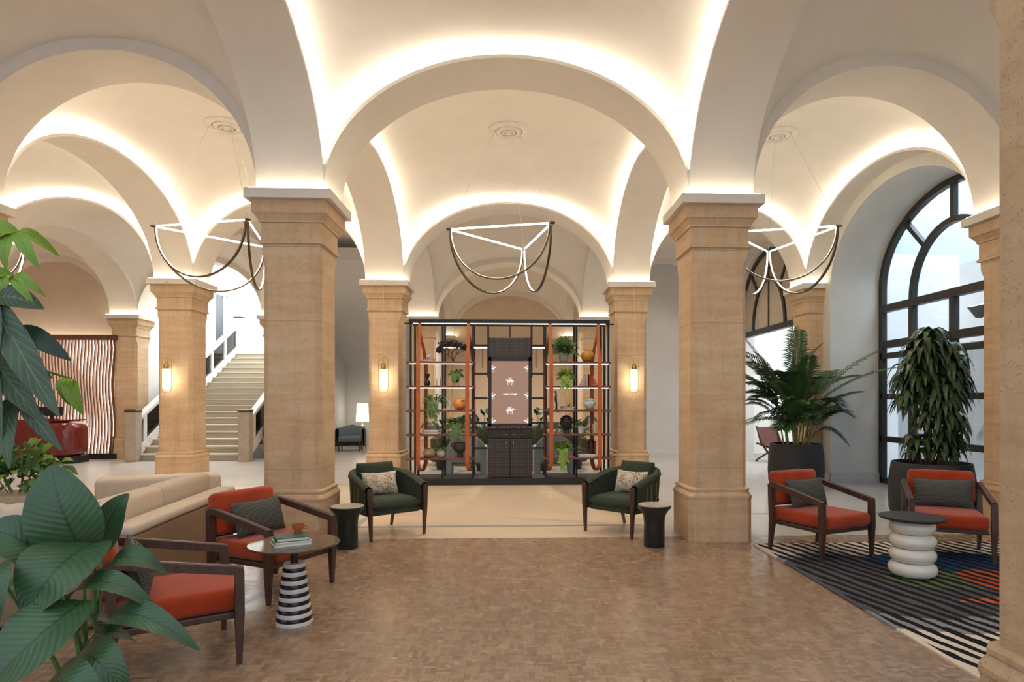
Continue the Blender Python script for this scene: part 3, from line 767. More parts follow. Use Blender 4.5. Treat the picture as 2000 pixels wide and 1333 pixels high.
def lamp(x, label):
    t = thing('hanging_lamp', label, 'lamp', (x, row(2)-.305-.15, 1.68), 0)
    path = []
    for k in range(25):
        a = PI*k/24; path.append((-.085*math.cos(a), 0, .57+.085*math.sin(a)))
    for k in range(25):
        a = PI*k/24; path.append((.085*math.cos(a), 0, .085-.085*math.sin(a)))
    MB().tube(path, .010, 8, True).build('ring', brass, t)
    pr = [(.0, .03), (.035, .045), (.05, .08), (.05, .42), (.035, .46), (0, .47)]
    MB().lathe(pr, n=20).build('glass_tube', glow_bulb, t)
    MB().lathe([(.05, .42), (.052, .425), (.052, .50), (.02, .53), (.012, .66), (0, .66)], n=20).build('socket', brass, t)
    MB().cyl((0, 0, .65), (0, 0, 2.0), .005, n=6).build('cord', P('gold_cord', (.80, .62, .36), rough=.4, metal=.5), t)
    MB().box((0, .05, 1.995), (.02, .12, .02)).build('hook', brass, t, 0)
lamp(cE-.06, 'brass capsule lamp hanging on the pillar in front of the staircase')
lamp(cA-.0, 'brass capsule lamp hanging on the pillar left of the shelving unit')
lamp(cB+.03, 'brass capsule lamp hanging on the pillar right of the shelving unit')

# ------------------------------------------------------------ seating
def cushion(mb, w, d, h, c=(0, 0, 0), rx=0, rz=0, ry=0, p=4, n=14):
    # soft box: w x d x h, pillow-like superellipsoid
    m = Matrix.Translation(c) @ Matrix.Rotation(rz, 4, 'Z') @ Matrix.Rotation(rx, 4, 'X') @ Matrix.Rotation(ry, 4, 'Y')
    def fn(sgn):
        def g(u, v):
            a, b = math.sin((u-.5)*PI), math.sin((v-.5)*PI)
            z = sgn*h/2*max(0, (1-abs(a)**p))**(1/2.6)*max(0, (1-abs(b)**p))**(1/2.6)
            return m @ Vector((a*w/2, b*d/2, z))
        return g
    mb.grid(fn(1), n, n); mb.grid(fn(-1), n, n, flip=True); return mb
def throw_pillow(name, label, mat_, loc, rz, tilt, w, h, t=.16, ear=.02, group=None):
    mb = MB()
    def g(sgn):
        def q(u, v):
            a, b = (u-.5)*2, (v-.5)*2
            z = sgn*t/2*(max(0, 1-a*a)**.5)*(max(0, 1-b*b)**.5)
            k = 1-.06*(1-abs(b)**2)*(abs(a)**6); k2 = 1-.12*(1-abs(a)**2)
            return Vector((a*w/2*k, -z, b*h/2*k2+h/2))
        return q
    mb.grid(g(1), 18, 14); mb.grid(g(-1), 18, 14, flip=True)
    o = mb.build(name, mat_, None, 60); o.location = loc; o.rotation_euler = (tilt, 0, rz)
    tag(o, label, 'pillow', group); return o
# local frame of every chair: front edge at y=0 looking to -y, back towards +y, x across
def lounge_proto():
    t = thing('lounge_chair', 'tmp', 'armchair')
    s_ = MB(); s_.box((0, .33, .365), (.60, .70, .135), bev=.045, seg=4); s_.build('seat', velvet_red, t, 50)
    b = MB(); b.box((0, .67, .625), (.60, .13, .34), rx=-.16, bev=.05, seg=4); b.build('backrest', velvet_red, t, 50)
    fr_ = MB(); fr_.box((0, .33, .278), (.60, .62, .04), bev=.008); fr_.box((0, .70, .46), (.62, .03, .05)); fr_.build('frame', walnut, t, 0)
    for sx_ in (-1, 1):
        a = MB(); a.sweep([(sx_*.335, .0, .545), (sx_*.335, .03, .553), (sx_*.335, .60, .665), (sx_*.335, .655, .665)], [(-.022, -.028), (.022, -.028), (.022, .020), (.015, .026), (-.015, .026), (-.022, .020)], (0, 0, 1)); a.build('armrest', walnut, t, 40)
        l = MB(); vs = []
        for (x, y, z, w) in ((.335, .015, .0, .014), (.335, .015, .30, .026), (.335, .015, .555, .024)):
            vs += [(sx_*x-w, y-w, z), (sx_*x+w, y-w, z), (sx_*x+w, y+w, z), (sx_*x-w, y+w, z)]
        fs = [(j*4+k, j*4+(k+1) % 4, (j+1)*4+(k+1) % 4, (j+1)*4+k) for j in range(2) for k in range(4)]+[(3, 2, 1, 0), (8, 9, 10, 11)]
        l.add(vs, fs); l.build('leg', walnut, t, 0)
        l = MB(); vs = []
        for (x, y, z, w) in ((.335, .665, .0, .014), (.335, .63, .30, .026), (.335, .655, .67, .022)):
            vs += [(sx_*x-w, y-w, z), (sx_*x+w, y-w, z), (sx_*x+w, y+w, z), (sx_*x-w, y+w, z)]
        l.add(vs, fs); l.build('leg', walnut, t, 0)
    return t
def face(fl, fr_):
    # world positions of the two front feet, left and right as seen facing the chair's front from outside -> centre, rz
    a, b = Vector(fl), Vector(fr_); c = (a+b)/2; d = b-a
    return (c.x, c.y, 0), math.atan2(d.y, d.x)
RC = lounge_proto()
RUGH = .014
def lounge(fl, fr_, label, first=False, z=0):
    c, rz = face(fl, fr_); c = (c[0], c[1], z)
    if first:
        RC.location = c; RC.rotation_euler = (0, 0, rz); RC['label'] = label; RC['group'] = 'rust velvet lounge chairs'; return RC
    return dup(RC, c, rz, label, 'rust velvet lounge chairs')
def chair_pt(c, x, y, z): return c.matrix_basis @ Vector((x, y, z))
chairs = {}
chairs['L1'] = lounge((-1.79, 4.86), (-1.49, 5.44), 'rust velvet lounge chair beside the big left pillar, behind the glass table', True)
chairs['L2'] = lounge((-1.62, 3.81), (-1.96, 4.38), 'rust velvet lounge chair nearest the camera, seen from its side behind the broad leaves')
lc = face((-1.62, 3.81), (-1.96, 4.38))
# facing right: front edge direction must put the back to the left
chairs['L2'].location.x += .05
chairs['R1'] = lounge((2.94, 5.85), (3.55, 6.10), 'rust velvet lounge chair on the striped rug, left of the white ring table', z=RUGH)
chairs['R2'] = lounge((3.93, 6.06), (4.51, 5.77), 'rust velvet lounge chair on the striped rug behind the white ring table', z=RUGH)
def rib_pillow(c, label, dx=0, rzo=0, w=.50, h=.30):
    rz = c.rotation_euler.z; p = c.location+Matrix.Rotation(rz, 3, 'Z') @ Vector((dx, .47, .435))
    return throw_pillow('throw_pillow', label, ribbed_m, p, rz+rzo, -.32, w, h, .15, group=None)
rib_pillow(chairs['L1'], 'gray ribbed pillow on the rust chair beside the big left pillar', .02)
rib_pillow(chairs['L2'], 'gray ribbed pillow on the nearest rust chair, seen edge on', .0)
rib_pillow(chairs['R1'], 'gray ribbed pillow on the rust chair left of the white ring table', .02)
rib_pillow(chairs['R2'], 'gray ribbed pillow on the rust chair behind the white ring table', .0, w=.54)

def tub_proto():
    t = thing('tub_armchair', 'tmp', 'armchair')
    # U path, front at y=0, back at y=.66
    def U(s_):   # s in -1..1
        a = s_*PI/2; w = .34
        if abs(s_) > .55:
            k = (abs(s_)-.55)/.45; sg = 1 if s_ > 0 else -1
            ang = .55/.55*PI/2
            return Vector((sg*w, .36-k*.36, 0))
        ang = s_/.55*PI/2
        return Vector((w*math.sin(ang), .36+.32*math.cos(ang), 0))
    N = 48
    def H(s_): k = abs(s_); return .575+.155*(1-min(1, k)**1.6)
    def shell(u, v):
        s_ = (u-.5)*2; p = U(s_); e = .01
        q = U(min(1, s_+e))-U(max(-1, s_-e)); n_ = Vector((-q.y, q.x, 0)).normalized()  # inward? fixed below
        n_ = -n_ if n_.dot(Vector((0, .3, 0))-p) > 0 else n_      # outward normal
        h = H(s_); prof = [(-.035, .30), (-.035, h-.05), (-.045, h-.015), (-.01, h+.02), (.035, h+.01), (.05, h-.03), (.035, h-.06), (.03, .34), (.02, .27), (-.02, .27), (-.035, .30)]
        k = int(round(v*10)); o, z = prof[k]
        lean = .05*(1-abs(s_))*(z-.3)/.4
        return p+n_*(o)+Vector((0, lean, z))
    MB().grid(shell, N, 10).build('shell', green_fab, t, 60)
    s_ = MB(); cushion(s_, .60, .60, .15, (0, .30, .365), p=6); s_.build('seat', green_fab, t, 60)
    s_ = MB().box((0, .30, .29), (.60, .56, .06), bev=.02); s_.build('seat_frame', green_fab, t, 40)
    b = MB(); cushion(b, .46, .34, .14, (0, .57, .63), rx=PI/2-.16, p=5); b.build('back_cushion', green_fab, t, 60)
    # coloured stripes on the outside
    for sx_ in (-1, 1):
        for k, s0 in enumerate((.50, .62, .74)):
            mb = MB(); p = U(sx_*s0); q = U(sx_*(s0+.01))-U(sx_*(s0-.01)); n_ = Vector((-q.y, q.x, 0)).normalized(); n_ = -n_ if n_.dot(Vector((0, .3, 0))-p) > 0 else n_
            tg = q.normalized(); h = H(s0)
            for z0, z1 in ((.30, h-.08),):
                a = p+n_*.040; vs = [a-tg*.007+Vector((0, 0, z0)), a+tg*.007+Vector((0, 0, z0)), a+tg*.007+Vector((0, 0, z1)), a-tg*.007+Vector((0, 0, z1))]
                vs += [v-n_*.012 for v in vs]; mb.add(vs, [(0, 1, 2, 3), (7, 6, 5, 4), (0, 4, 5, 1), (1, 5, 6, 2), (2, 6, 7, 3), (3, 7, 4, 0)])
            mb.build('piping', P('ochre_piping', (.30, .19, .03), (.12, .08, .02), rough=.8, scale=20), t, 0)
    def leg(pts):
        vs = []
        for (x, y, z, w, w2) in pts: vs += [(x-w, y-w2, z), (x+w, y-w2, z), (x+w, y+w2, z), (x-w, y+w2, z)]
        m_ = len(pts); fs = [(j*4+k, j*4+(k+1) % 4, (j+1)*4+(k+1) % 4, (j+1)*4+k) for j in range(m_-1) for k in range(4)]+[(3, 2, 1, 0), tuple(range(m_*4-4, m_*4))]
        return MB().add(vs, fs)
    for sx_ in (-1, 1):
        leg([(sx_*.325, -.02, 0, .013, .013), (sx_*.335, -.02, .30, .022, .02), (sx_*.34, -.02, .545, .026, .02), (sx_*.34, -.015, .57, .02, .016)]).build('leg', walnut, t, 30)
        leg([(sx_*.27, .70, 0, .013, .013), (sx_*.24, .56, .30, .02, .02)]).build('leg', walnut, t, 30)
    return t
TC = tub_proto()
c, rz = face((-1.51, 7.02), (-1.0, 7.4)); TC.location = c; TC.rotation_euler = (0, 0, rz)
TC['label'] = 'dark green tub armchair left of the shelving unit, by the left round side table'; TC['group'] = 'green tub armchairs'
c2, rz2 = face((.91, 7.49), (1.37, 7.03)); TC2 = dup(TC, c2, rz2, 'dark green tub armchair right of the shelving unit, by the right round side table', 'green tub armchairs')
for c_, nm in ((TC, 'left'), (TC2, 'right')):
    rzz = c_.rotation_euler.z; p = c_.location+Matrix.Rotation(rzz, 3, 'Z') @ Vector((0, .40, .43))
    throw_pillow('throw_pillow', 'cream pillow with brown geometric print on the %s green armchair' % nm, print_m, p, rzz, -.30, .44, .28, .14)

# ------------------------------------------------------------ side tables
def stool(x, y, label):
    t = thing('side_table', label, 'side table', (x, y, 0), 0, 'dark round side tables')
    MB().lathe([(.105, 0), (.11, .01), (.108, .25), (.115, .32), (.14, .37), (.172, .405), (.178, .42), (.178, .43), (.165, .435)], n=40).build('body', green_stone, t, 40)
    MB().lathe([(.168, .430), (.168, .440), (0, .440)], n=40).build('table_top', P('speckled_stone_top', (.62, .56, .50), (.40, .33, .28), rough=.3, scale=28), t, 30)
stool(-1.69, 6.72, 'dark green flared side table with pale top by the left green armchair')
stool(1.53, 6.68, 'dark green flared side table with pale top by the right green armchair')
rt = thing('ring_table', 'white glossy table of four stacked rings with a dark round top', 'side table', (3.51, 5.42, RUGH))
for k in range(4):
    rr = [.185, .178, .178, .172][k]; z0 = .005+k*.122; pr = [(0, z0)]
    for j in range(11):
        a = -PI/2+PI*j/10; pr.append((rr-.05+.058*math.cos(a), z0+.0605+.0605*math.sin(a)))
    pr.append((0, z0+.121)); MB().lathe(pr, n=44).build('ring', white_gloss, rt, 60)
MB().lathe([(0, .493), (.24, .493), (.258, .500), (.262, .510), (.258, .518), (0, .520)], n=56).build('table_top', black_mat, rt, 50)
gt = thing('pedestal_table', 'round smoked glass table on a black and white striped conical base', 'side table', (-1.49, 4.48, 0))
mbw = MB(); mbk = MB(); N_ = 15
for k in range(N_):
    z0, z1 = .42*k/N_, .42*(k+1)/N_; r0, r1 = .122-.052*k/N_, .122-.052*(k+1)/N_
    (mbw if k % 2 == 0 else mbk).lathe([(0, z0), (r0, z0), (r0+.002, (z0+z1)/2), (r1, z1), (0, z1)], n=40)
mbw.build('white_stripes', P('white_marble', (.78, .77, .74), rough=.25), gt, 30)
mbk.build('black_stripes', P('black_marble', (.015, .015, .017), rough=.2), gt, 30)
MB().cyl((0, 0, .42), (0, 0, .545), .026, n=20).build('stem', black_mat, gt)
MB().lathe([(0, .545), (.30, .545), (.302, .552), (.30, .558), (0, .558)], n=64).build('table_top', (lambda m: m)(P('smoked_glass_top', (.10, .075, .055), (.09, .065, .05), rough=.06)), gt, 30)
def book(loc, size, m, rz, label, group=None, tilt=0, cat='book'):
    w, d, h = size; t = thing('book', label, cat, loc, rz, group)
    c = MB(); c.box((0, 0, .003), (w, d, .006)); c.box((0, 0, h-.003), (w, d, .006)); c.box((-w/2+.003, 0, h/2), (.006, d, h)); c.build('cover', m, t, 0)
    MB().box((.004, 0, h/2), (w-.016, d-.012, h-.012)).build('pages', book_w, t, 0); 
    if tilt: t.rotation_euler = (0, tilt, rz)
    return t
book((-1.50, 4.44, .558), (.24, .18, .028), book_w, .5, 'white book at the bottom of the stack on the smoked glass table')
book((-1.50, 4.45, .586), (.22, .17, .030), book_g, .42, 'gray green book on top of the stack on the smoked glass table')
cd = thing('candle_holder', 'small amber glass candle holder on the books on the glass table', 'candle holder', (-1.47, 4.50, .616))
MB().lathe([(.026, 0), (.028, .03), (.040, .033), (.042, .065), (.036, .065), (.034, .04), (0, .04)], n=24).build('bowl', amber, cd)
MB().tube([(.04, 0, .055), (.06, 0, .05), (.06, 0, .035), (.034, 0, .03)], .004, 6).build('handle', amber, cd)

# ------------------------------------------------------------ rug
rg = MB().box((4.09, 4.73, RUGH/2), (3.0, 3.92, RUGH)); 
tag(rg.build('striped_rug', rug_m, None, 0), 'black and cream wavy striped rug with blue, green and orange patches under the right chairs', 'rug')

# ------------------------------------------------------------ cream sofa on the left
so = thing('corner_sofa', 'long cream corner sofa with taupe outer shell, left behind the rust chairs', 'sofa', (0, 0, 0))
def wing(a, b, top, th, m, name, cush=None, split=2, inner=(-1, 0)):
    a, b = Vector((a[0], a[1], 0)), Vector((b[0], b[1], 0)); d = b-a; L = d.length; rz = math.atan2(d.y, d.x); c = (a+b)/2
    MB().box((c.x, c.y, top/2-.02), (L, th, top-.10), rz=rz, bev=.03, seg=3).build('outer_shell', sofa_taupe, so)
    MB().box((c.x, c.y, top-.035), (L, th+.03, .075), rz=rz, bev=.03, seg=4).build('top_rail', sofa_cream, so)
    n_ = Vector((inner[0], inner[1], 0)).normalized(); d.normalize()
    for k in range(split):
        p = a+d*(L*(k+.5)/split)+n_*.24
        MB().box((p.x, p.y, .60), (L/split-.01, .20, .42), rz=rz, bev=.06, seg=4).build('back_cushion', sofa_cream, so)
        p = a+d*(L*(k+.5)/split)+n_*.62
        MB().box((p.x, p.y, .30), (L/split-.01, .66, .24), rz=rz, bev=.05, seg=3).build('seat_cushion', sofa_cream, so)
wing((-2.72, 4.55), (-2.90, 6.65), .66, .16, None, 'w', inner=(-1, -.08))
wing((-5.2, 4.42), (-2.76, 4.42), .66, .16, None, 'w', split=3, inner=(0, 1))
MB().box((-3.72, 6.95, .38), (1.15, .30, .72), rz=.5, bev=.05, seg=4).build('end_section', sofa_cream, so)

# ------------------------------------------------------------ shelving unit
SY = 11.55
su = thing('shelving_unit', 'wide black metal shelving unit with leather straps around a central screen cabinet', 'shelving unit', (0, SY, 0))
MB().box((.01, .35, .06), (3.64, .74, .12), bev=.005).build('plinth', black_mat, su, 0)
DEP = .34
def post(x, y, z0=.12, z1=2.98, w=.035):
    MB().box((x, y, (z0+z1)/2), (w, .035, z1-z0)).build('post', steel_black, su, 0)
for x in (-1.79, -1.71, -1.21, -.66, .66, 1.23, 1.74, 1.82): post(x, .10)
for x in (-1.71, -1.21, -.66, .66, 1.23, 1.74): post(x, .52)
for x in (-.385, .405): post(x, .08, 1.95)
MB().box((.01, .02, 2.965), (3.64, .03, .07)).build('top_rail', steel_black, su, 0)
MB().box((.01, .52, 2.965), (3.64, .03, .07)).build('top_rail', steel_black, su, 0)
MB().box((.01, .06, 2.925), (3.50, .02, .012)).build('light_strip', led_sh, su, 0)
MB().cyl((-1.90, .1, 2.93), (1.92, .1, 2.93), .014, n=8).build('rod', steel_black, su)
for x0, x1 in ((-1.25, -.40), (.42, 1.28)):
    MB().box(((x0+x1)/2, .50, 2.56), (x1-x0, .16, .04)).build('back_shelf', steel_black, su, 0)
    MB().box(((x0+x1)/2, .44, 2.525), (x1-x0, .02, .02)).build('light_strip', led_sh, su, 0)
for s_ in (-1, 1):
    for z in (2.02, 1.57, 1.12, .66): MB().box((s_*.525, .10, z), (.26, .03, .035)).build('crossbar', steel_black, su, 0)
    MB().cyl((s_*.50, .45, 2.54), (s_*.50, .45, 2.14), .010, n=6).build('thin_strap', mahog, su)
SZ = (2.24, 1.80, 1.365, .925, .49)
for z in SZ:
    for x0, x1 in ((-1.86, -.62), (.62, 1.86)):
        sh = MB().box(((x0+x1)/2, .17, z-.02), (x1-x0, DEP, .035), bev=.008).build('shelf', mahog, su, 0)
        if z > 1.7: MB().box(((x0+x1)/2, .04, z-.045), (x1-x0-.1, .02, .012)).build('light_strip', led_sh, su, 0)
for x in (-1.62, -.74, .74, 1.62):
    sg = 1 if x > 0 else -1
    y0, y1 = -.02, .36
    path = [(x, .02, 3.0), (x, .00, 2.7), (x, -.02, 2.5), (x+sg*.02, y0-.005, 2.24)]
    path += [(x+sg*.02, y0-.005, z) for z in (1.8, 1.36, .92, .5, .38)]
    cy = (y0+y1)/2
    path += [(x+sg*.02-sg*.09*(k/6), cy-(y1-y0)/2*math.cos(PI*k/6), .38-.14*math.sin(PI*k/6)) for k in range(1, 6)]
    path += [(x-sg*.07, y1, z) for z in (.38, .5, .92, 1.36, 1.8, 2.24)]+[(x-sg*.04, .25, 2.5), (x-sg*.0, .06, 2.75), (x, .03, 3.0)]
    mb = MB(); vs = []
    pp = [Vector(p) for p in path]
    for i, p in enumerate(pp):
        t_v = (pp[min(i+1, len(pp)-1)]-pp[max(i-1, 0)]).normalized(); n_v = Vector((1, 0, 0)).cross(t_v).normalized()
        w = .028 if p.z > 2.4 else .036
        for a, b in ((-w, -.003), (w, -.003), (w, .003), (-w, .003)): vs.append(p+Vector((a, 0, 0))+n_v*b)
    mb.add(vs, [(j*4+k, j*4+(k+1) % 4, (j+1)*4+(k+1) % 4, (j+1)*4+k) for j in range(len(pp)-1) for k in range(4)])
    mb.build('leather_strap', leather_or, su, 40)
cb = thing('screen_cabinet', 'dark studded cabinet with a lit welcome screen in the middle of the shelving unit', 'cabinet', (.012, SY+.02, .12))
MB().box((0, .24, .48), (.80, .40, .96), bev=.004).build('body', black_mat, cb, 0)
for s_ in (-1, 1):
    d_ = MB().box((s_*.197, .03, .365), (.385, .03, .70), bev=.004).build('door', stud_m, cb, 0)
    MB().lathe([(0, 0), (.009, .004), (.009, .012), (0, .016)], n=10).build('knob', brass, d_)
    d_.children[0].location = (s_*.06, .005, .64); d_.children[0].rotation_euler = (PI/2, 0, 0)
for k in range(4):
    d_ = MB().box((-.29+k*.195, .03, .80), (.19, .03, .14), bev=.004).build('drawer', black_mat, cb, 0)
    kb = MB().lathe([(0, 0), (.009, .004), (.009, .012), (0, .016)], n=10).build('knob', brass, d_); kb.location = (-.205+k*.137, .005, .79); kb.rotation_euler = (PI/2, 0, 0)
MB().box((0, .22, .925), (.84, .42, .03), bev=.004).build('marble_ledge', marble_m, cb, 0)
fr_ = MB(); fr_.box((-.365, .05, 1.57), (.055, .10, 1.26)); fr_.box((.365, .05, 1.57), (.055, .10, 1.26)); fr_.box((0, .05, 2.165), (.78, .10, .07)); fr_.box((0, .05, .965), (.78, .10, .05)); fr_.box((0, .13, 1.57), (.76, .06, 1.26))
fr_.build('screen_frame', black_mat, cb, 0)
MB().box((0, .24, 2.38), (.80, .36, .36), bev=.004).build('upper_panel', stud_m, cb, 0)
MB().box((0, .10, 2.70), (.02, .03, .28)).build('hanger', steel_black, cb, 0)
scn = MB().box((0, .088, 1.565), (.675, .02, 1.20)).build('screen', screen_m, cb, 0)
def horse(mb, cx, cz, s_, flip=1, lim=.335):
    def T(p): return (max(-lim, min(lim, cx+flip*p[0]*s_)), .0755, cz+p[1]*s_)
    def poly(pts): mb.add([T(p) for p in pts], [tuple(range(len(pts)))])
    poly([(-.22, .00), (-.10, .05), (.08, .02), (.24, .06), (.27, -.04), (.20, -.10), (.04, -.07), (-.12, -.10), (-.22, -.07)])
    poly([(-.20, .02), (-.30, .16), (-.38, .14), (-.48, .02), (-.44, -.01), (-.36, .05), (-.30, .02), (-.22, -.07), (-.12, .0)])
    for x, l, k in ((-.20, .40, -.04), (-.10, .28, .05), (.18, .40, -.03), (.25, .32, .04)): poly([(x-.025, -.06), (x+.025, -.06), (x+.015+k, -.06-l*.6), (x+.02, -.08-l), (x-.02, -.08-l), (x-.015+k, -.06-l*.6)])
    poly([(.25, .05), (.36, .04), (.40, -.12), (.35, -.22), (.34, -.04), (.28, -.0)])
    for a in (-70, -48, -26, -4, 18, 40, 62):
        r = math.radians(a); poly([(.0, .06), (.20*math.sin(r)-.018, .06+.20*math.cos(r)), (.42*math.sin(r), .06+.34*math.cos(r)), (.20*math.sin(r)+.025, .06+.18*math.cos(r))])
hm = MB()
for (hx, hz, fl) in ((0, 1.77, 1), (0, 1.24, -1), (-.33, 2.0, -1), (.33, 2.0, 1), (-.33, 1.50, -1), (.33, 1.50, 1), (-.33, 1.03, -1), (.33, 1.03, 1)): horse(hm, hx, hz, .17, fl)
hm.build('horse_logos', screen_w, scn, 0)
tx = bpy.data.curves.new('welcome_text', 'FONT'); tx.body = 'WELCOME'; tx.size = .052; tx.align_x = 'CENTER'; tx.align_y = 'CENTER'; tx.extrude = .0005; tx.offset = .001
to = bpy.data.objects.new('tmp', tx); COL.objects.link(to)
dg = bpy.context.evaluated_depsgraph_get(); me = bpy.data.meshes.new_from_object(to.evaluated_get(dg)); bpy.data.objects.remove(to)
wt = bpy.data.objects.new('welcome_text', me); COL.objects.link(wt); me.materials.clear(); me.materials.append(screen_w); wt.parent = scn
wt.location = (0, .0745, 1.52); wt.rotation_euler = (PI/2, 0, 0)

# ------------------------------------------------------------ things on the shelves
def bush(mb, c, r, n, size, droop=.3, spread=1.0, up=.6, asp=.45):
    c = Vector(c)
    for k in range(n):
        a = random.uniform(0, 2*PI); e = random.uniform(-.2, 1.2)*up; rr = r*random.uniform(.35, 1)
        d = Vector((math.cos(a)*math.cos(e), math.sin(a)*math.cos(e)*.8, math.sin(e)))
        p = c+d*rr; L = size*random.uniform(.7, 1.2); q = p+d*L*.5+Vector((0, 0, .15*L)); e2 = p+d*L+Vector((0, 0, -droop*L))
        mb.leaf(p, q, e2, L*asp, (d.x*.3, -.6, .8), .15, nu=2, nv=3)
def trail(mb, stem, p, n, length, size):
    p = Vector(p)
    for k in range(n):
        q = Vector(p)+Vector((random.uniform(-.05, .05), random.uniform(-.05, .0), 0)); path = [q.copy()]; dx = random.uniform(-.35, .35); q = Vector((q.x*1.2, -.215+random.uniform(-.02, .01), q.z+.01)); path.append(q.copy())
        L = length*random.uniform(.5, 1); m_ = 7
        for j in range(m_):
            q = q+Vector((dx*L/m_*(1-j/m_), -.002, -L/m_+(.03 if j == 0 else 0))); path.append(q.copy())
            a = random.uniform(-1, 1); mb.leaf(q, q+Vector((a*size*.5, -.01, .0)), q+Vector((a*size, -.02, -size*.7)), size*.7, (0, -1, .3), .1, nu=2, nv=3)
        stem.tube(path, .0025, 4)
def pot(prof, m, loc, label, leafm=leaf_small, r=.1, n=60, size=.06, up=.7, droop=.3, tr=0, trl=.2, name='potted_plant', top=None, legs=False, asp=.45, rz=0):
    t = thing(name, label, 'plant', loc, rz); h = max(z for _, z in prof); top = top or h
    MB().lathe(prof+[(prof[-1][0]*.85, h), (prof[-1][0]*.85, h-.02), (0, h-.02)], n=28).build('pot', m, t, 45)
    f_ = MB(); bush(f_, (0, 0, top), r, n, size, droop, up=up, asp=asp)
    if tr:
        s_ = MB(); trail(f_, s_, (0, -prof[-1][0]*.9, top), tr, trl, size*.8); s_.build('stem', leafm, t)
    f_.build('foliage', leafm, t, 60)
    if legs:
        for k in range(3):
            a = k*2*PI/3+.5; MB().cyl((.055*math.cos(a), .055*math.sin(a), -.055), (.05*math.cos(a), .05*math.sin(a), .03), .008, n=6).build('leg', book_t, t)
    return t
def at(x, lvl, y=.17, dz=0): return (x, SY+y, SZ[lvl]-.0025+dz)
def lathe_thing(name, label, cat, loc, prof, m, part='body', n=28):
    t = thing(name, label, cat, loc); MB().lathe(prof, n=n).build(part, m, t, 45); return t
def sbook(loc, size, m, rz, label, group=None, lean=0):
    t = book((0, 0, 0), size, m, 0, label, group); t.location = loc; t.rotation_euler = (0, lean, rz); return t
# left, top shelf
sbook(at(-1.50, 0, .15), (.26, .2, .03), leather_or, .1, 'orange book lying flat at the bottom left of the top left shelf')
sbook(at(-1.46, 0, .15, .03), (.22, .17, .022), leather_or, .2, 'thin orange book on top of another orange book on the top left shelf')
fg = thing('ceramic_figurine', 'tiny blue and white ceramic bird on the orange books on the top left shelf', 'figurine', at(-1.48, 0, .15, .052))
MB().lathe([(0, 0), (.03, .01), (.045, .04), (.03, .07), (0, .08)], n=16).build('body', jar_m, fg); MB().lathe([(0, 0), (.02, .01), (.02, .03), (0, .04)], (.035, 0, .06), 12).build('head', jar_m, fg)
bt = thing('coral_sculpture', 'black branching tree sculpture on the top left shelf', 'sculpture', at(-1.03, 0, .15))
tk = MB(); lfm = MB()
def br_(p, d, L, r, dep):
    q = p+d*L; tk.tube([p, (p+q)/2+Vector((0, random.uniform(-.01, .01), 0)), q], [r, r*.85, r*.7], 5)
    if dep == 0:
        for k in range(5):
            c_ = q+Vector((random.uniform(-.05, .05), random.uniform(-.03, .03), random.uniform(-.03, .05))); lfm.lathe([(0, -.014), (.016, -.006), (.014, .010), (0, .014)], c_, 6)
            tk.cyl(q, c_, .0035, n=4, caps=False)
        return
    for k in range(3 if dep > 1 else 3):
        a = random.uniform(-.8, .8); nd = (Vector((d.x+a, d.y+random.uniform(-.25, .25), d.z*.75+.1))).normalized(); br_(q, nd, L*random.uniform(.65, .85), r*.65, dep-1)
for a in (-.75, -.15, .55): br_(Vector((0, 0, .03)), Vector((a, 0, .85)).normalized(), .125, .011, 3)
tk.cyl((0, 0, 0), (0, 0, .05), .03, .014, n=8); tk.build('branches', black_mat, bt); lfm.build('buds', black_mat, bt)
# left, 2nd
hv = lathe_thing('hourglass_vase', 'black hourglass shaped vase on the second left shelf', 'vase', at(-1.50, 1), [(.03, 0), (.05, .02), (.055, .055), (.045, .09), (.016, .12), (.02, .13), (.048, .20), (.052, .22), (.045, .22), (.02, .15), (0, .15)], black_mat)
for x, hh in ((-1.325, .14), (-1.26, .165)):
    ch = thing('candlestick', '%s pale turned candlestick beside the black hourglass vase' % ('shorter' if hh < .15 else 'taller'), 'candlestick', at(x, 1))
    MB().lathe([(.02, 0), (.02, .01), (.008, .02), (.009, hh*.5), (.014, hh*.55), (.014, hh*.6)], n=14).build('holder', book_t, ch); MB().cyl((0, 0, hh*.58), (0, 0, hh), .010, n=10).build('candle', book_w, ch)
pot([(.03, 0), (.055, .03), (.068, .08), (.066, .13)], black_mat, at(-.98, 1, .15, .055), 'dark pot on small legs with spreading leaves on the second left shelf', leaf_small, .09, 46, .10, .7, .3, 3, .12, legs=True)
# left, 3rd
pot([(.04, 0), (.065, .03), (.07, .10), (.06, .14)], concrete_pot, at(-1.36, 2, .12), 'gray pot with a long trailing vine on the third left shelf', leaf_small, .16, 80, .085, .7, .35, 9, .42)
swn = thing('swan_figurine', 'white swan neck figurine on the third left shelf', 'figurine', at(-1.12, 2, .15, .022))
MB().tube([(0, 0, .0), (.02, 0, .05), (.035, 0, .10), (.0, 0, .14), (-.03, 0, .20), (.0, 0, .25), (.02, 0, .22)], [.035, .035, .02, .014, .018, .03, .012], 10).build('body', book_w, swn)
sbook(at(-1.10, 2, .14), (.22, .16, .022), book_w, 0, 'white book under the swan figurine on the third left shelf')
jg = thing('orange_vase', 'round matte orange vase with a side hole on the third left shelf', 'vase', at(-.90, 2, .15))
MB().lathe([(.05, 0), (.10, .03), (.125, .09), (.115, .16), (.08, .20), (0, .215)], n=32).build('body', orange_gl, jg, 60); MB().lathe([(.0, 0), (.022, .0), (.026, .012), (.016, .014), (.014, .004), (0, .004)], n=16).build('hole_rim', leather_or, jg)
jg.children[1].location = (.045, -.10, .16); jg.children[1].rotation_euler = (PI/2+.5, 0, .4)
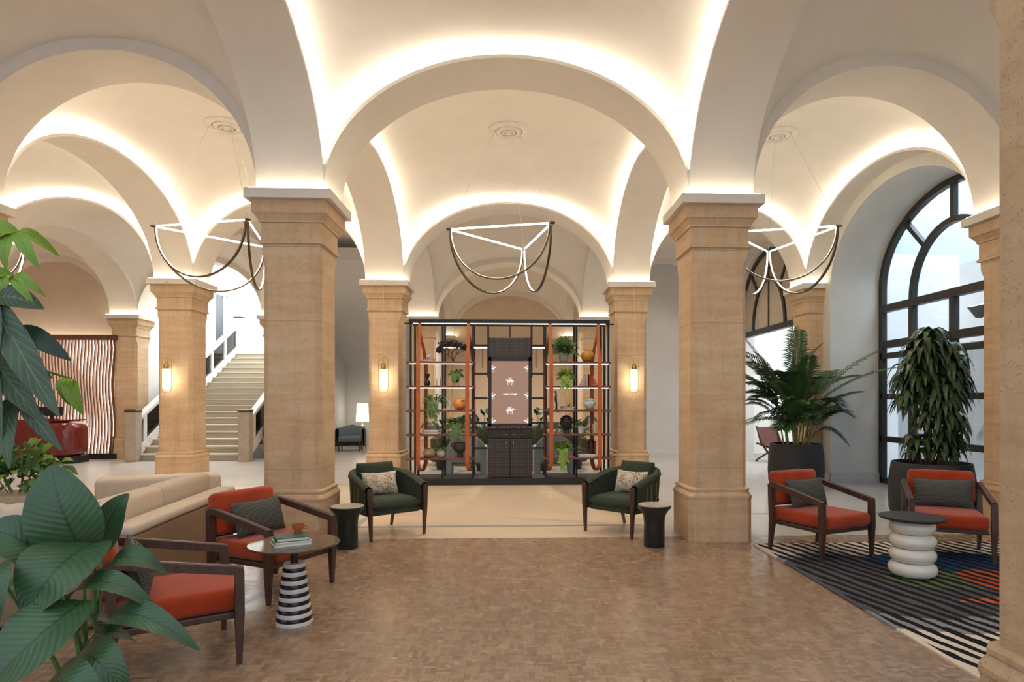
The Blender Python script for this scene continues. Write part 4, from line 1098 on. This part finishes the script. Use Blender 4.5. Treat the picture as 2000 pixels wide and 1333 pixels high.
# left, 4th
sbook(at(-1.44, 3, .13), (.30, .2, .035), book_w, 0, 'white book under the dark book on the fourth left shelf')
sbook(at(-1.43, 3, .13, .035), (.28, .19, .05), black_mat, 0, 'thick dark book on the white book on the fourth left shelf')
pot([(.05, 0), (.075, .04), (.085, .12), (.08, .14)], terracotta, at(-.95, 3, .14), 'terracotta pot with drooping leaves on the fourth left shelf', leaf_small, .17, 90, .10, .8, .35, 8, .26)
# left, bottom
pn = lathe_thing('patterned_basket', 'speckled round basket on the bottom left shelf', 'basket', at(-1.46, 4, .15), [(.06, 0), (.10, .03), (.115, .09), (.09, .16), (.08, .165), (.075, .15), (0, .14)], P('speckled_weave', (.48, .36, .27), (.14, .09, .06), rough=.9, scale=35))
pot([(.045, 0), (.075, .03), (.085, .09), (.06, .15)], concrete_pot, at(-1.24, 4, .13), 'gray ribbed pot with a small plant on the bottom left shelf', leaf_small, .09, 50, .07, .9, .3)
hvs = thing('handled_vase', 'dark brown two handled footed vase on the bottom left shelf', 'vase', at(-.90, 4, .15))
dk_cl = P('dark_brown_clay', (.045, .03, .025), rough=.6)
MB().lathe([(.055, 0), (.055, .09), (.07, .10), (.12, .14), (.135, .19), (.12, .235), (.115, .27), (.12, .275), (.105, .275), (.10, .25), (0, .24)], n=32).build('body', dk_cl, hvs, 50)
for s_ in (-1, 1): MB().tube([(s_*.115, -.03, .26), (s_*.15, -.05, .25), (s_*.15, -.05, .22), (s_*.13, -.03, .19)], .012, 8).build('handle', dk_cl, hvs)
sp = MB(); sp.tube([(0, 0, .25), (-.01, 0, .33), (-.03, 0, .36)], .003, 5); sp.leaf((-.03, 0, .35), (-.01, -.01, .38), (.02, -.02, .37), .03); sp.leaf((-.01, 0, .32), (-.04, -.01, .34), (-.07, -.02, .33), .03)
tag(sp.build('leaf_sprig', leaf_small), 'single green sprig standing in the dark two handled vase', 'sprig', loc=at(-.90, 4, .15))
# right, top
pot([(.06, 0), (.085, .03), (.09, .13), (.088, .155)], concrete_pot, at(1.0, 0, .15), 'pale gray pot with an upright fern on the top right shelf', leaf_small, .10, 170, .26, 1.15, .05, asp=.13)
lathe_thing('mustard_jar', 'round mustard glazed jar on the top right shelf', 'jar', at(1.44, 0, .15), [(.06, 0), (.09, .03), (.128, .10), (.12, .16), (.08, .205), (.07, .21), (.075, .225), (.062, .225), (.06, .2), (0, .19)], mustard)
# right, 2nd
pot([(.05, 0), (.07, .02), (.078, .12), (.085, .13), (.085, .145)], terracotta, at(1.03, 1, .15), 'terracotta pot with bright green leaves on the second right shelf', leaf_light, .12, 90, .10, .95, .3, 5, .24)
def ubook(x, th, h, m_, label):
    t = thing('book', label, 'book', (x, SY+.15, SZ[1]-.0025), 0, 'upright books on the second right shelf'); d = .15
    c = MB(); c.box((-th/2+.0015, 0, h/2), (.003, d, h)); c.box((th/2-.0015, 0, h/2), (.003, d, h)); c.box((0, -d/2+.0015, h/2), (th, .003, h)); c.build('cover', m_, t, 0)
    MB().box((0, .003, h/2), (th-.006, d-.01, h-.008)).build('pages', book_w, t, 0)
ubook(1.405, .022, .205, book_w, 'tall white book standing next to the pale stepped bookend')
ubook(1.429, .022, .20, book_t, 'tall tan book standing between a white and a black book')
ubook(1.452, .018, .215, black_mat, 'thin black book standing between the tan and red books')
ubook(1.477, .028, .21, book_r, 'red book standing directly right of the thin black book')
ubook(1.506, .026, .20, book_r, 'red book standing next to the red stepped bookend')
for x0, sg, m1, nm in ((1.39, -1, book_t, 'pale'), (1.523, 1, book_r, 'red')):
    be = thing('bookend', nm+' stepped bookend holding the upright books on the second right shelf', 'bookend', (x0, SY+.15, SZ[1]-.0025))
    for part_, m_, o_ in (('steps', m1, 0), ('edge_lines', book_w if nm == 'red' else book_b, 1)):
        mb = MB()
        for k in range(7):
            w_ = .10-.013*k
            if o_ == 0: mb.box((sg*w_/2, 0, .013+k*.026), (w_, .12, .020))
            else: mb.box((sg*w_/2, 0, .0245+k*.026), (w_*.98, .118, .006))
        mb.build(part_, m_, be, 0)
# right, 3rd
ts = thing('twisted_sculpture', 'tall slim dark and white twisted sculpture on the third right shelf', 'sculpture', at(.86, 2, .15))
MB().tube([(0, 0, 0), (.01, 0, .1), (-.01, 0, .2), (.0, 0, .3), (-.02, 0, .34)], [.02, .018, .022, .012, .02], 8).build('dark_strand', black_mat, ts)
MB().tube([(.03, 0, 0), (.015, 0, .1), (.035, 0, .2), (.02, 0, .3)], [.01, .012, .010, .006], 8).build('white_strand', book_w, ts)
sbook(at(1.06, 2, .14), (.24, .18, .03), book_w, 0, 'white book at the bottom of the stack on the third right shelf')
sbook(at(1.08, 2, .14, .03), (.25, .18, .03), book_g, .08, 'dark green book on top of the stack on the third right shelf')
lathe_thing('orange_bowl', 'small orange yellow bowl on the stacked books on the third right shelf', 'bowl', at(1.09, 2, .14, .06), [(.025, 0), (.03, .02), (.045, .03), (.045, .06), (.035, .07), (0, .07)], P('amber_orange', (.75, .33, .03), rough=.3))
gj = thing('lidded_jar', 'blue and white porcelain lidded jar on the third right shelf', 'jar', at(1.48, 2, .15))
MB().lathe([(.05, 0), (.075, .03), (.11, .10), (.112, .14), (.09, .165)], n=32).build('body', jar_m, gj, 50); MB().lathe([(.115, .165), (.10, .185), (.04, .205), (.015, .21), (.02, .235), (0, .25)], n=28).build('lid', concrete_pot, gj, 50)
# right, 4th
hd = thing('head_sculpture', 'black carved head sculpture on the fourth right shelf', 'sculpture', at(1.05, 3, .15))
MB().lathe([(.06, 0), (.055, .03), (.045, .06), (.06, .09), (.10, .14), (.115, .21), (.10, .28), (.06, .325), (0, .34)], n=28).build('head', black_mat, hd, 50)
fc = MB(); fc.box((0, -.115, .20), (.022, .03, .06), bev=.008); fc.box((0, -.095, .135), (.05, .02, .014), bev=.005)
for s_ in (-1, 1): fc.lathe([(0, -.008), (.012, 0), (0, .008)], (s_*.035, -.105, .225), 8); fc.box((s_*.11, 0, .21), (.02, .03, .05), bev=.008)
fc.build('face', black_mat, hd, 50)
for k in range(9):
    a = k*2*PI/9; 
    MB().lathe([(0, -.02), (.02, 0), (0, .02)], (.105*math.cos(a), .105*math.sin(a), .27), 8).build('hair_knot', black_mat, hd, 50)
pot([(.055, 0), (.06, .03), (.065, .12), (.065, .13)], book_w, at(1.31, 3, .14), 'white cylinder pot with small round leaves on the fourth right shelf', leaf_small, .10, 80, .07, .75, .3)
for k, (x, hh) in enumerate(((1.475, .30), (1.545, .17), (1.61, .22))):
    ch = thing('candlestick', ['tall thin candle beside the white pot on the fourth right shelf', 'short candle between two taller ones on the fourth right shelf', 'medium candle nearest the strap on the fourth right shelf'][k], 'candlestick', at(x, 3), 0, 'candlesticks on the fourth right shelf')
    MB().lathe([(.025, 0), (.025, .008), (.008, .015), (.012, hh*.4), (.006, hh*.5)], n=12).build('holder', book_t, ch); MB().cyl((0, 0, hh*.48), (0, 0, hh), .009, n=8).build('candle', book_w, ch)
# right, bottom
pot([(.05, 0), (.07, .03), (.08, .12), (.078, .13)], P('basket_weave', (.45, .28, .14), (.25, .14, .07), rough=.9, scale=40), at(.98, 4, .13), 'woven pot with a variegated trailing plant on the bottom right shelf', leaf_light, .13, 70, .10, .8, .3, 8, .36)
sbook(at(1.42, 4, .13), (.34, .2, .028), book_b, 0, 'blue book at the bottom of the stack on the bottom right shelf')
sbook(at(1.42, 4, .13, .028), (.31, .19, .024), book_w, .03, 'white book on top of the blue book on the bottom right shelf')
bd = thing('beaded_vase', 'tall dark red beaded vase at the back of the bottom right shelf', 'vase', at(1.52, 4, .27))
mb = MB()
for j in range(10):
    for k in range(14): a = k*2*PI/14+(j % 2)*.22; mb.lathe([(0, -.014), (.013, 0), (0, .014)], (.085*math.cos(a), .06*math.sin(a), .03+j*.028), 5)
mb.build('beads', P('dark_red_bead', (.16, .025, .015), rough=.3), bd, 60); MB().lathe([(.06, 0), (.065, .3), (.05, .32), (0, .32)], n=16).build('body', walnut, bd, 50)

# ------------------------------------------------------------ lounge behind the shelves
def arch_chair(x, y, rz, label):
    t = thing('arched_armchair', label, 'armchair', (x, y, 0), rz, 'pale blue arched armchairs behind the shelves')
    pts = [(-.40, 0)]+[(-.40+.0, .45)]+[(-.40*math.cos(a), .50+.34*math.sin(a)) for a in [PI*k/16 for k in range(17)]]+[(.40, .45), (.40, 0), (.28, 0), (.28, .30), (-.28, .30), (-.28, 0)]
    vs = [(a, -.05, b) for a, b in pts]+[(a, .05, b) for a, b in pts]; n = len(pts)
    mb = MB(); mb.add(vs, [tuple(range(n)), tuple(range(2*n-1, n-1, -1))]+[(i, (i+1) % n, n+(i+1) % n, n+i) for i in range(n)]); mb.build('back', sofa_blue, t, 40)
    MB().box((0, .40, .34), (.60, .62, .20), bev=.05, seg=3).build('seat', sofa_blue, t)
    for s_ in (-1, 1): MB().box((s_*.36, .38, .30), (.10, .66, .60), bev=.04, seg=3).build('armrest', sofa_blue, t)
    return t
arch_chair(-.86, 12.75, 0, 'pale blue arched armchair seen from behind through the left shelves')
arch_chair(.90, 12.75, 0, 'pale blue arched armchair seen from behind through the right shelves')
os_ = thing('olive_sofa', 'long low olive sofa behind the shelving unit', 'sofa', (0, 15.3, 0))
MB().box((0, .35, .55), (3.6, .2, .72), bev=.06, seg=3).build('backrest', olive, os_); MB().box((0, -.1, .26), (3.6, .8, .34), bev=.05, seg=3).build('seat', olive, os_)
for xx in (-1.6, 1.6):
    for yy in (-.4, .35): MB().cyl((xx, yy, 0), (xx, yy, .12), .025).build('leg', walnut, os_)
for s_ in (-1, 1): MB().box((s_*1.75, -.05, .38), (.16, .85, .56), bev=.05, seg=3).build('armrest', olive, os_)
for k, (x, m_, lb) in enumerate(((-1.25, leather_or, 'orange pillow on the left end of the olive sofa'), (-.95, olive, 'olive pillow on the olive sofa beside the left orange one'), (1.05, leather_or, 'orange pillow on the right end of the olive sofa'), (-1.55, P('rust_pattern', (.30, .16, .10), (.12, .06, .04), scale=30), 'speckled brown pillow at the far left of the olive sofa'))):
    throw_pillow('throw_pillow', lb, m_, (x, 15.3+.05, .44), 0, -.25, .45, .42, .16)
def big_leaf_plant(x, y, label, n=9, h=1.0):
    t = thing('potted_plant', label, 'plant', (x, y, 0)); MB().lathe([(.16, 0), (.20, .35), (.18, .38), (.15, .36), (0, .35)], n=24).build('pot', pot_black, t, 40)
    f_ = MB(); s_ = MB()
    for k in range(n):
        a = k*2.4; r = .18+.05*(k % 3); p = Vector((.03*math.cos(a), .03*math.sin(a), .36)); q = Vector((r*math.cos(a), r*math.sin(a), h*(.65+.12*(k % 3)))); s_.tube([p, (p+q)/2+Vector((0, 0, .08)), q], .007, 5)
        e = q+Vector((math.cos(a)*.28, math.sin(a)*.28, .06)); f_.leaf(q, (q+e)/2+Vector((0, 0, .10)), e, .20, (0, -.6, .8), .2)
    f_.build('foliage', leaf_dark, t, 60); s_.build('stem', leaf_dark, t); return t
big_leaf_plant(-.55, 13.9, 'dark broad leaved plant behind the shelves left of the screen', 12, 1.35)
big_leaf_plant(.58, 13.9, 'dark broad leaved plant behind the shelves right of the screen', 12, 1.35)
big_leaf_plant(1.45, 14.2, 'dark plant further right behind the right shelves', 10, 1.1)
big_leaf_plant(-1.45, 14.2, 'dark plant further left behind the left shelves', 10, 1.1)
# through the gap between the left pillars
bc = thing('curved_armchair', 'gray blue curved armchair against the far wall beside the glowing lamp', 'armchair', (-4.80, 19.5, 0), .1)
def cs(u, v):
    a = -PI*.12+u*PI*1.24; r = .40+.05*(v-.5); prof = [(.0, .12), (.0, .74), (.06, .78), (.10, .72), (.10, .12)][int(round(v*4))]
    return Vector(((.36+prof[0])*math.cos(a), (.36+prof[0])*math.sin(a)*.8, prof[1]-.10*abs(math.cos(a))*(prof[1] > .5)))
MB().grid(cs, 28, 4).build('backrest', P('slate_blue_fabric', (.13, .17, .19), rough=.9), bc, 60); MB().box((0, -.05, .36), (.66, .60, .16), bev=.05, seg=3).build('seat', P('slate_blue_fabric', (.13, .17, .19)), bc)
for s_ in (-1, 1):
    for yy in (-.28, .25): MB().cyl((s_*.30, yy, 0), (s_*.30, yy, .28), .02, n=8).build('leg', walnut, bc)
fl = thing('table_lamp', 'brass lamp with a glowing white shade standing in the far left lounge', 'lamp', (-4.63, 20.3, 0))
MB().lathe([(.13, 0), (.12, .02), (.07, .25), (.05, .55), (.035, .66), (.07, .68), (.07, .71), (.03, .73), (.012, .80), (.012, .9)], n=24).build('base', brass, fl, 50)
MB().lathe([(.20, .86), (.165, 1.42), (.16, 1.42), (.195, .86)], n=28).build('lamp_shade', lamp_lit, fl, 50)
# woven chair in the side room
wc = thing('woven_armchair', 'oxblood woven leather lounge chair with crossed dark legs by the far right wall', 'armchair', (6.62, 15.55, 0), .35)
MB().box((0, .28, .62), (.62, .03, .48), rx=-.35).build('backrest', woven_m, wc, 0)
MB().box((0, -.05, .36), (.62, .55, .03), rx=.18).build('seat', woven_m, wc, 0)
for s_ in (-1, 1):
    MB().sweep([(s_*.33, -.42, .44), (s_*.33, .30, .05), (s_*.33, .36, 0)], bar_sec(.03, .04), (1, 0, 0)).build('leg', walnut, wc, 0)
    MB().sweep([(s_*.30, -.30, 0), (s_*.30, .10, .36), (s_*.30, .38, .88)], bar_sec(.03, .04), (1, 0, 0)).build('leg', walnut, wc, 0)
    MB().box((s_*.33, .0, .40), (.03, .66, .04), rx=.15).build('side_rail', walnut, wc, 0)

# ------------------------------------------------------------ big planters: palm and dracaena
def planter(x, y, r, h, label):
    t = thing('planter', label, 'planter', (x, y, 0)); 
    MB().lathe([(r*.90, 0), (r*.98, h*.15), (r, h*.40), (r*.985, h*.70), (r*.93, h*.96), (r*.91, h), (r*.86, h), (r*.84, h*.9), (r*.84, h*.88)], n=56).build('pot', pot_black, t, 40)
    MB().lathe([(0, h*.86), (r*.845, h*.86), (r*.845, h*.885), (0, h*.89)], n=40).build('soil', soil, t, 40)
    return t
planter(5.08, 11.12, .47, .77, 'large round matte black planter holding the palm')
planter(5.51, 8.12, .50, .73, 'large round matte black planter holding the dracaena')
pl = thing('potted_palm', 'tall bushy areca palm with yellow green canes by the window wall', 'plant', (5.08, 11.12, .68))
cn = MB()
random.seed(11)
tips = []
for k in range(18):
    a = random.uniform(0, 2*PI); r = random.uniform(.03, .22); p = Vector((r*math.cos(a), r*math.sin(a), -.02)); h = random.uniform(.35, .75)
    q = p+Vector((math.cos(a)*.08, math.sin(a)*.08, h)); cn.tube([p, (p+q)/2, q], [.016, .014, .010], 6); tips.append((q, a))
cn.build('canes', palm_cane, pl, 60)
def frond(p, a, L, rise, droop, nl=30, lw=.027, ll=.32):
    fb = MB(); p = Vector(p); d = Vector((math.cos(a), math.sin(a), 0))
    path = []
    for k in range(13):
        t_ = k/12; path.append(p+d*(L*.62*t_**1.25)+Vector((0, 0, rise*t_-droop*t_*t_)))
    fb.tube(path, [.007*(1-k/14) for k in range(13)], 4)
    for k in range(nl):
        t_ = .25+.75*k/nl; i = min(11, int(t_*12)); f_ = t_*12-i; q = path[i].lerp(path[i+1], f_); tg = (path[i+1]-path[i]).normalized(); sd = tg.cross(Vector((0, 0, 1))).normalized(); up = sd.cross(tg)
        l = ll*math.sin(PI*(.12+.83*(k/nl)))**.6*random.uniform(.85, 1.1)
        for s_ in (-1, 1):
            dr = (sd*s_*.8+tg*.75+up*.25).normalized(); m_ = q+dr*l*.5+Vector((0, 0, .0)); e = q+dr*l+Vector((0, 0, -l*.30))
            fb.leaf(q, m_, e, lw, up, .2, nu=2, nv=3)
    return fb
spec = []
for k in range(58):
    q, a = tips[k % 18]; a = a+random.uniform(-.6, .6)+(PI if k >= 18 and random.random() < .3 else 0)
    back = max(0, math.sin(a))
    if k < 34: spec.append((q, a, random.uniform(.95, 1.55)*(1-.5*back), random.uniform(1.0, 1.65), random.uniform(.3, .80)))
    else: spec.append((q-Vector((0, 0, .15)), a, random.uniform(.8, 1.15)*(1-.45*back), random.uniform(.65, 1.15), random.uniform(.45, .85)))
spec += [((.1, -.1, .5), -.35, 2.3, 1.45, .55), ((.1, -.1, .5), -.15, 2.0, 1.6, .40), ((-.1, -.1, .5), PI+.35, 1.7, 1.6, .45), ((-.1, -.1, .3), PI+.2, 1.6, .75, .62), ((-.1, 0, .5), PI-.3, 1.3, 1.7, .2), ((0, 0, .6), 1.2, .7, 1.7, .1), ((0, 0, .6), -1.8, .5, 1.55, .1)]
for q, a, L, ri, dr in spec: frond(q, a, L, ri, dr).build('frond', leaf_palm, pl, 60)
dc = thing('potted_dracaena', 'dracaena with layered drooping strap leaves in front of the tall arched window', 'plant', (5.51, 8.12, .64))
random.seed(5)
canes = [(-.16, -.08, 1.48), (.16, -.10, 1.42), (.0, .12, 1.55), (-.24, .05, 1.20), (.26, .02, 1.22), (.02, -.18, 1.02), (-.14, -.16, .72), (.20, -.14, .62), (-.02, -.02, 1.62), (.0, -.2, .42), (-.22, -.05, .36), (.24, -.05, .34)]
for (x, y, h) in canes:
    MB().cyl((x*.6, y*.6, -.02), (x, y, h), .017, .013, n=7).build('cane', bark, dc)
    fo = MB(); L0 = .36 if h > 1 else .27
    lv = [h-.42, h-.32, h-.22, h-.12, h-.02, h+.06] if h > 1 else [h-.18, h-.08, h]
    for z in lv:
        nl_ = 13 if h > 1 else 11
        for k in range(nl_):
            a = 2*PI*k/nl_+random.uniform(-.25, .25)+z*3; L = L0*random.uniform(.8, 1.15); el = random.uniform(.2, 1.2)+(.5 if z > h else 0)
            p = Vector((x, y, z)); d = Vector((math.cos(a), math.sin(a), 0)); m_ = p+d*L*.5*math.cos(el*.7)+Vector((0, 0, L*.42*math.sin(el))); e = p+d*L*(.85-.2*el*.5)+Vector((0, 0, L*(.35*el-.55)))
            fo.leaf(p, m_, e, .085, (d.x*.2, d.y*.2, 1), .25, q=.8, nu=2, nv=6)
    fo.build('leaf_crown', leaf_drac, dc, 60)

# ------------------------------------------------------------ foreground plants
spth = thing('peace_lily', 'large broad leaved green plant in the lower left foreground', 'plant', (-1.24, 1.9, .0))
O = Vector((-1.24, 1.9, 0))
LV = [((-1.25, 1.92, 1.10), (-1.27, 1.86, 1.24), (-1.325, 1.9, 1.36), .19, (.25, -1, .25), 7),
 ((-1.245, 2.0, 1.08), (-1.21, 1.98, 1.19), (-1.165, 2.0, 1.26), .085, (.5, -1, .2), 7),
 ((-1.18, 1.86, 1.14), (-1.19, 1.72, 1.10), (-1.235, 1.68, .99), .21, (0, -.9, .55), 7),
 ((-1.31, 1.9, 1.06), (-1.385, 1.83, 1.17), (-1.49, 1.85, 1.17), .13, (0, -.7, .8), 7),
 ((-1.17, 1.88, 1.05), (-1.05, 1.80, 1.115), (-.965, 1.84, 1.055), .085, (0, -.55, .9), 7),
 ((-1.12, 1.72, 1.02), (-1.17, 1.60, .95), (-1.28, 1.58, .83), .19, (-.1, -.8, .7), 7),
 ((-1.21, 1.80, 1.0), (-1.06, 1.72, 1.07), (-.945, 1.76, .97), .075, (0, -.5, .9), 7),
 ((-1.10, 1.78, .94), (-.96, 1.70, .985), (-.82, 1.72, .885), .085, (0, -.55, .9), 7),
 ((-1.20, 1.85, .84), (-1.10, 1.77, .92), (-1.03, 1.8, .88), .055, (0, -.5, .9), 7),
 ((-1.13, 1.72, .88), (-1.02, 1.62, .90), (-.955, 1.64, .80), .11, (.1, -.7, .8), 7),
 ((-1.17, 1.66, .83), (-1.04, 1.54, .88), (-.96, 1.56, .81), .12, (0, -.6, .9), 7),
 ((-1.28, 1.95, .86), (-1.20, 1.87, .93), (-1.15, 1.9, .90), .06, (0, -.5, .9), 7),
 ((-1.36, 1.74, 1.10), (-1.29, 1.62, 1.09), (-1.285, 1.64, .95), .11, (.3, -.8, .4), 7),
 ((-1.36, 2.02, .92), (-1.42, 1.94, 1.00), (-1.49, 1.95, 1.0), .09, (0, -.6, .8), 7),
 ((-1.20, 1.70, .80), (-1.12, 1.56, .80), (-1.20, 1.46, .74), .16, (0, -.6, .8), 7)]
crown = Vector((-1.21, 1.90, .55))
stm = MB()
for (a, b, c_, w, n_, q_) in LV:
    lf = MB(); lf.leaf(Vector(a)-O, Vector(b)-O, Vector(c_)-O, w, n_, .22, q=.72, nu=8, nv=18, wave=.03); lf.build('leaf', leaf_big, spth, 60)
    A = Vector(a)-O; C_ = crown-O+Vector((random.uniform(-.02, .02), random.uniform(-.02, .02), 0)); stm.tube([C_, (A+C_)/2+Vector((0, 0, .03)), A], [.008, .006, .004], 6)
stm.build('stems', leaf_small, spth, 60)
MB().lathe([(.14, .0), (.17, .50), (.15, .52), (.13, .50), (0, .50)], n=32).build('pot', pot_black, spth, 40)
mt = thing('money_tree', 'money tree with drooping palmate leaves at the left edge', 'plant', (-1.78, 2.15, 0)); O = Vector((-1.78, 2.15, 0))
MB().lathe([(.13, 0), (.15, .34), (.13, .36), (.12, .34), (0, .34)], n=28).build('pot', concrete_pot, mt, 40)
MB().tube([(0, 0, .3), (-.02, 0, .9), (.01, 0, 1.5), (-.01, 0, 2.05)], [.03, .026, .02, .012], 10).build('trunk', bark, mt)
def cluster(c_, lfs, w, m_, name='leaf_cluster'):
    mb = MB(); c_ = Vector(c_)-O
    for e in lfs:
        e = Vector(e)-O; mid = (c_+e)/2+Vector((0, -.03, .02)); mb.leaf(c_, mid, e, w, (.2, -.9, .5), .2, q=.95, nu=4, nv=10)
    mb.tube([Vector((0, 0, c_.z+.02)), (c_*.5+Vector((0, 0, c_.z*.5+.05))), c_], .004, 5); mb.build(name, m_, mt, 60)
cluster((-1.565, 2.1, 2.085), [(-1.575, 2.06, 1.955), (-1.49, 2.08, 1.965), (-1.63, 2.05, 2.0), (-1.67, 2.1, 2.08), (-1.51, 2.2, 2.03)], .042, leaf_lime)
cluster((-1.58, 2.1, 1.945), [(-1.62, 2.05, 1.88), (-1.575, 2.06, 1.865), (-1.505, 2.08, 1.85), (-1.485, 2.1, 1.88), (-1.66, 2.1, 1.92)], .034, leaf_lime)
cluster((-1.60, 2.05, 1.86), [(-1.36, 1.98, 1.50), (-1.44, 2.0, 1.60), (-1.53, 1.95, 1.60), (-1.66, 1.98, 1.66), (-1.70, 2.1, 1.84), (-1.49, 2.1, 1.84)], .085, leaf_tree)
cluster((-1.64, 2.08, 1.70), [(-1.545, 2.0, 1.42), (-1.46, 2.05, 1.48), (-1.62, 1.98, 1.45), (-1.70, 2.0, 1.52), (-1.50, 2.15, 1.62)], .075, leaf_tree)
cluster((-1.62, 2.15, 1.78), [(-1.50, 2.12, 1.56), (-1.58, 2.1, 1.52), (-1.66, 2.1, 1.55), (-1.46, 2.18, 1.68)], .07, leaf_dark)
cluster((-1.56, 2.1, 1.56), [(-1.40, 2.05, 1.39), (-1.52, 2.0, 1.34), (-1.62, 2.02, 1.38)], .05, leaf_tree)
cluster((-1.47, 2.2, 1.62), [(-1.46, 2.18, 1.53), (-1.42, 2.18, 1.50)], .05, leaf_lime)
# planter box with a bushy vine behind the sofa
vp = thing('planter_box', 'beige box planter with a bushy vine behind the money tree', 'planter', (-4.15, 5.55, 0))
MB().box((-.1, 0, .38), (.70, .40, .76), bev=.01).build('box', P('beige_lacquer', (.50, .40, .28), rough=.5), vp, 0)
vb = MB(); random.seed(21)
bush(vb, (-.02, 0, .82), .34, 170, .13, .35, up=1.0, asp=.62); vb.build('foliage', leaf_small, vp, 60)
vb = MB(); bush(vb, (.08, -.05, .95), .30, 30, .11, .2, up=1.0, asp=.6); vb.build('young_foliage', leaf_lime, vp, 60)
sv = MB()
for k in range(14): a = k*.9; sv.tube([(.05*math.cos(a), .05*math.sin(a), .74), (.2*math.cos(a), .12*math.sin(a), .95), (.30*math.cos(a), .16*math.sin(a), 1.05)], .005, 5)
sv.build('stems', leaf_small, vp)
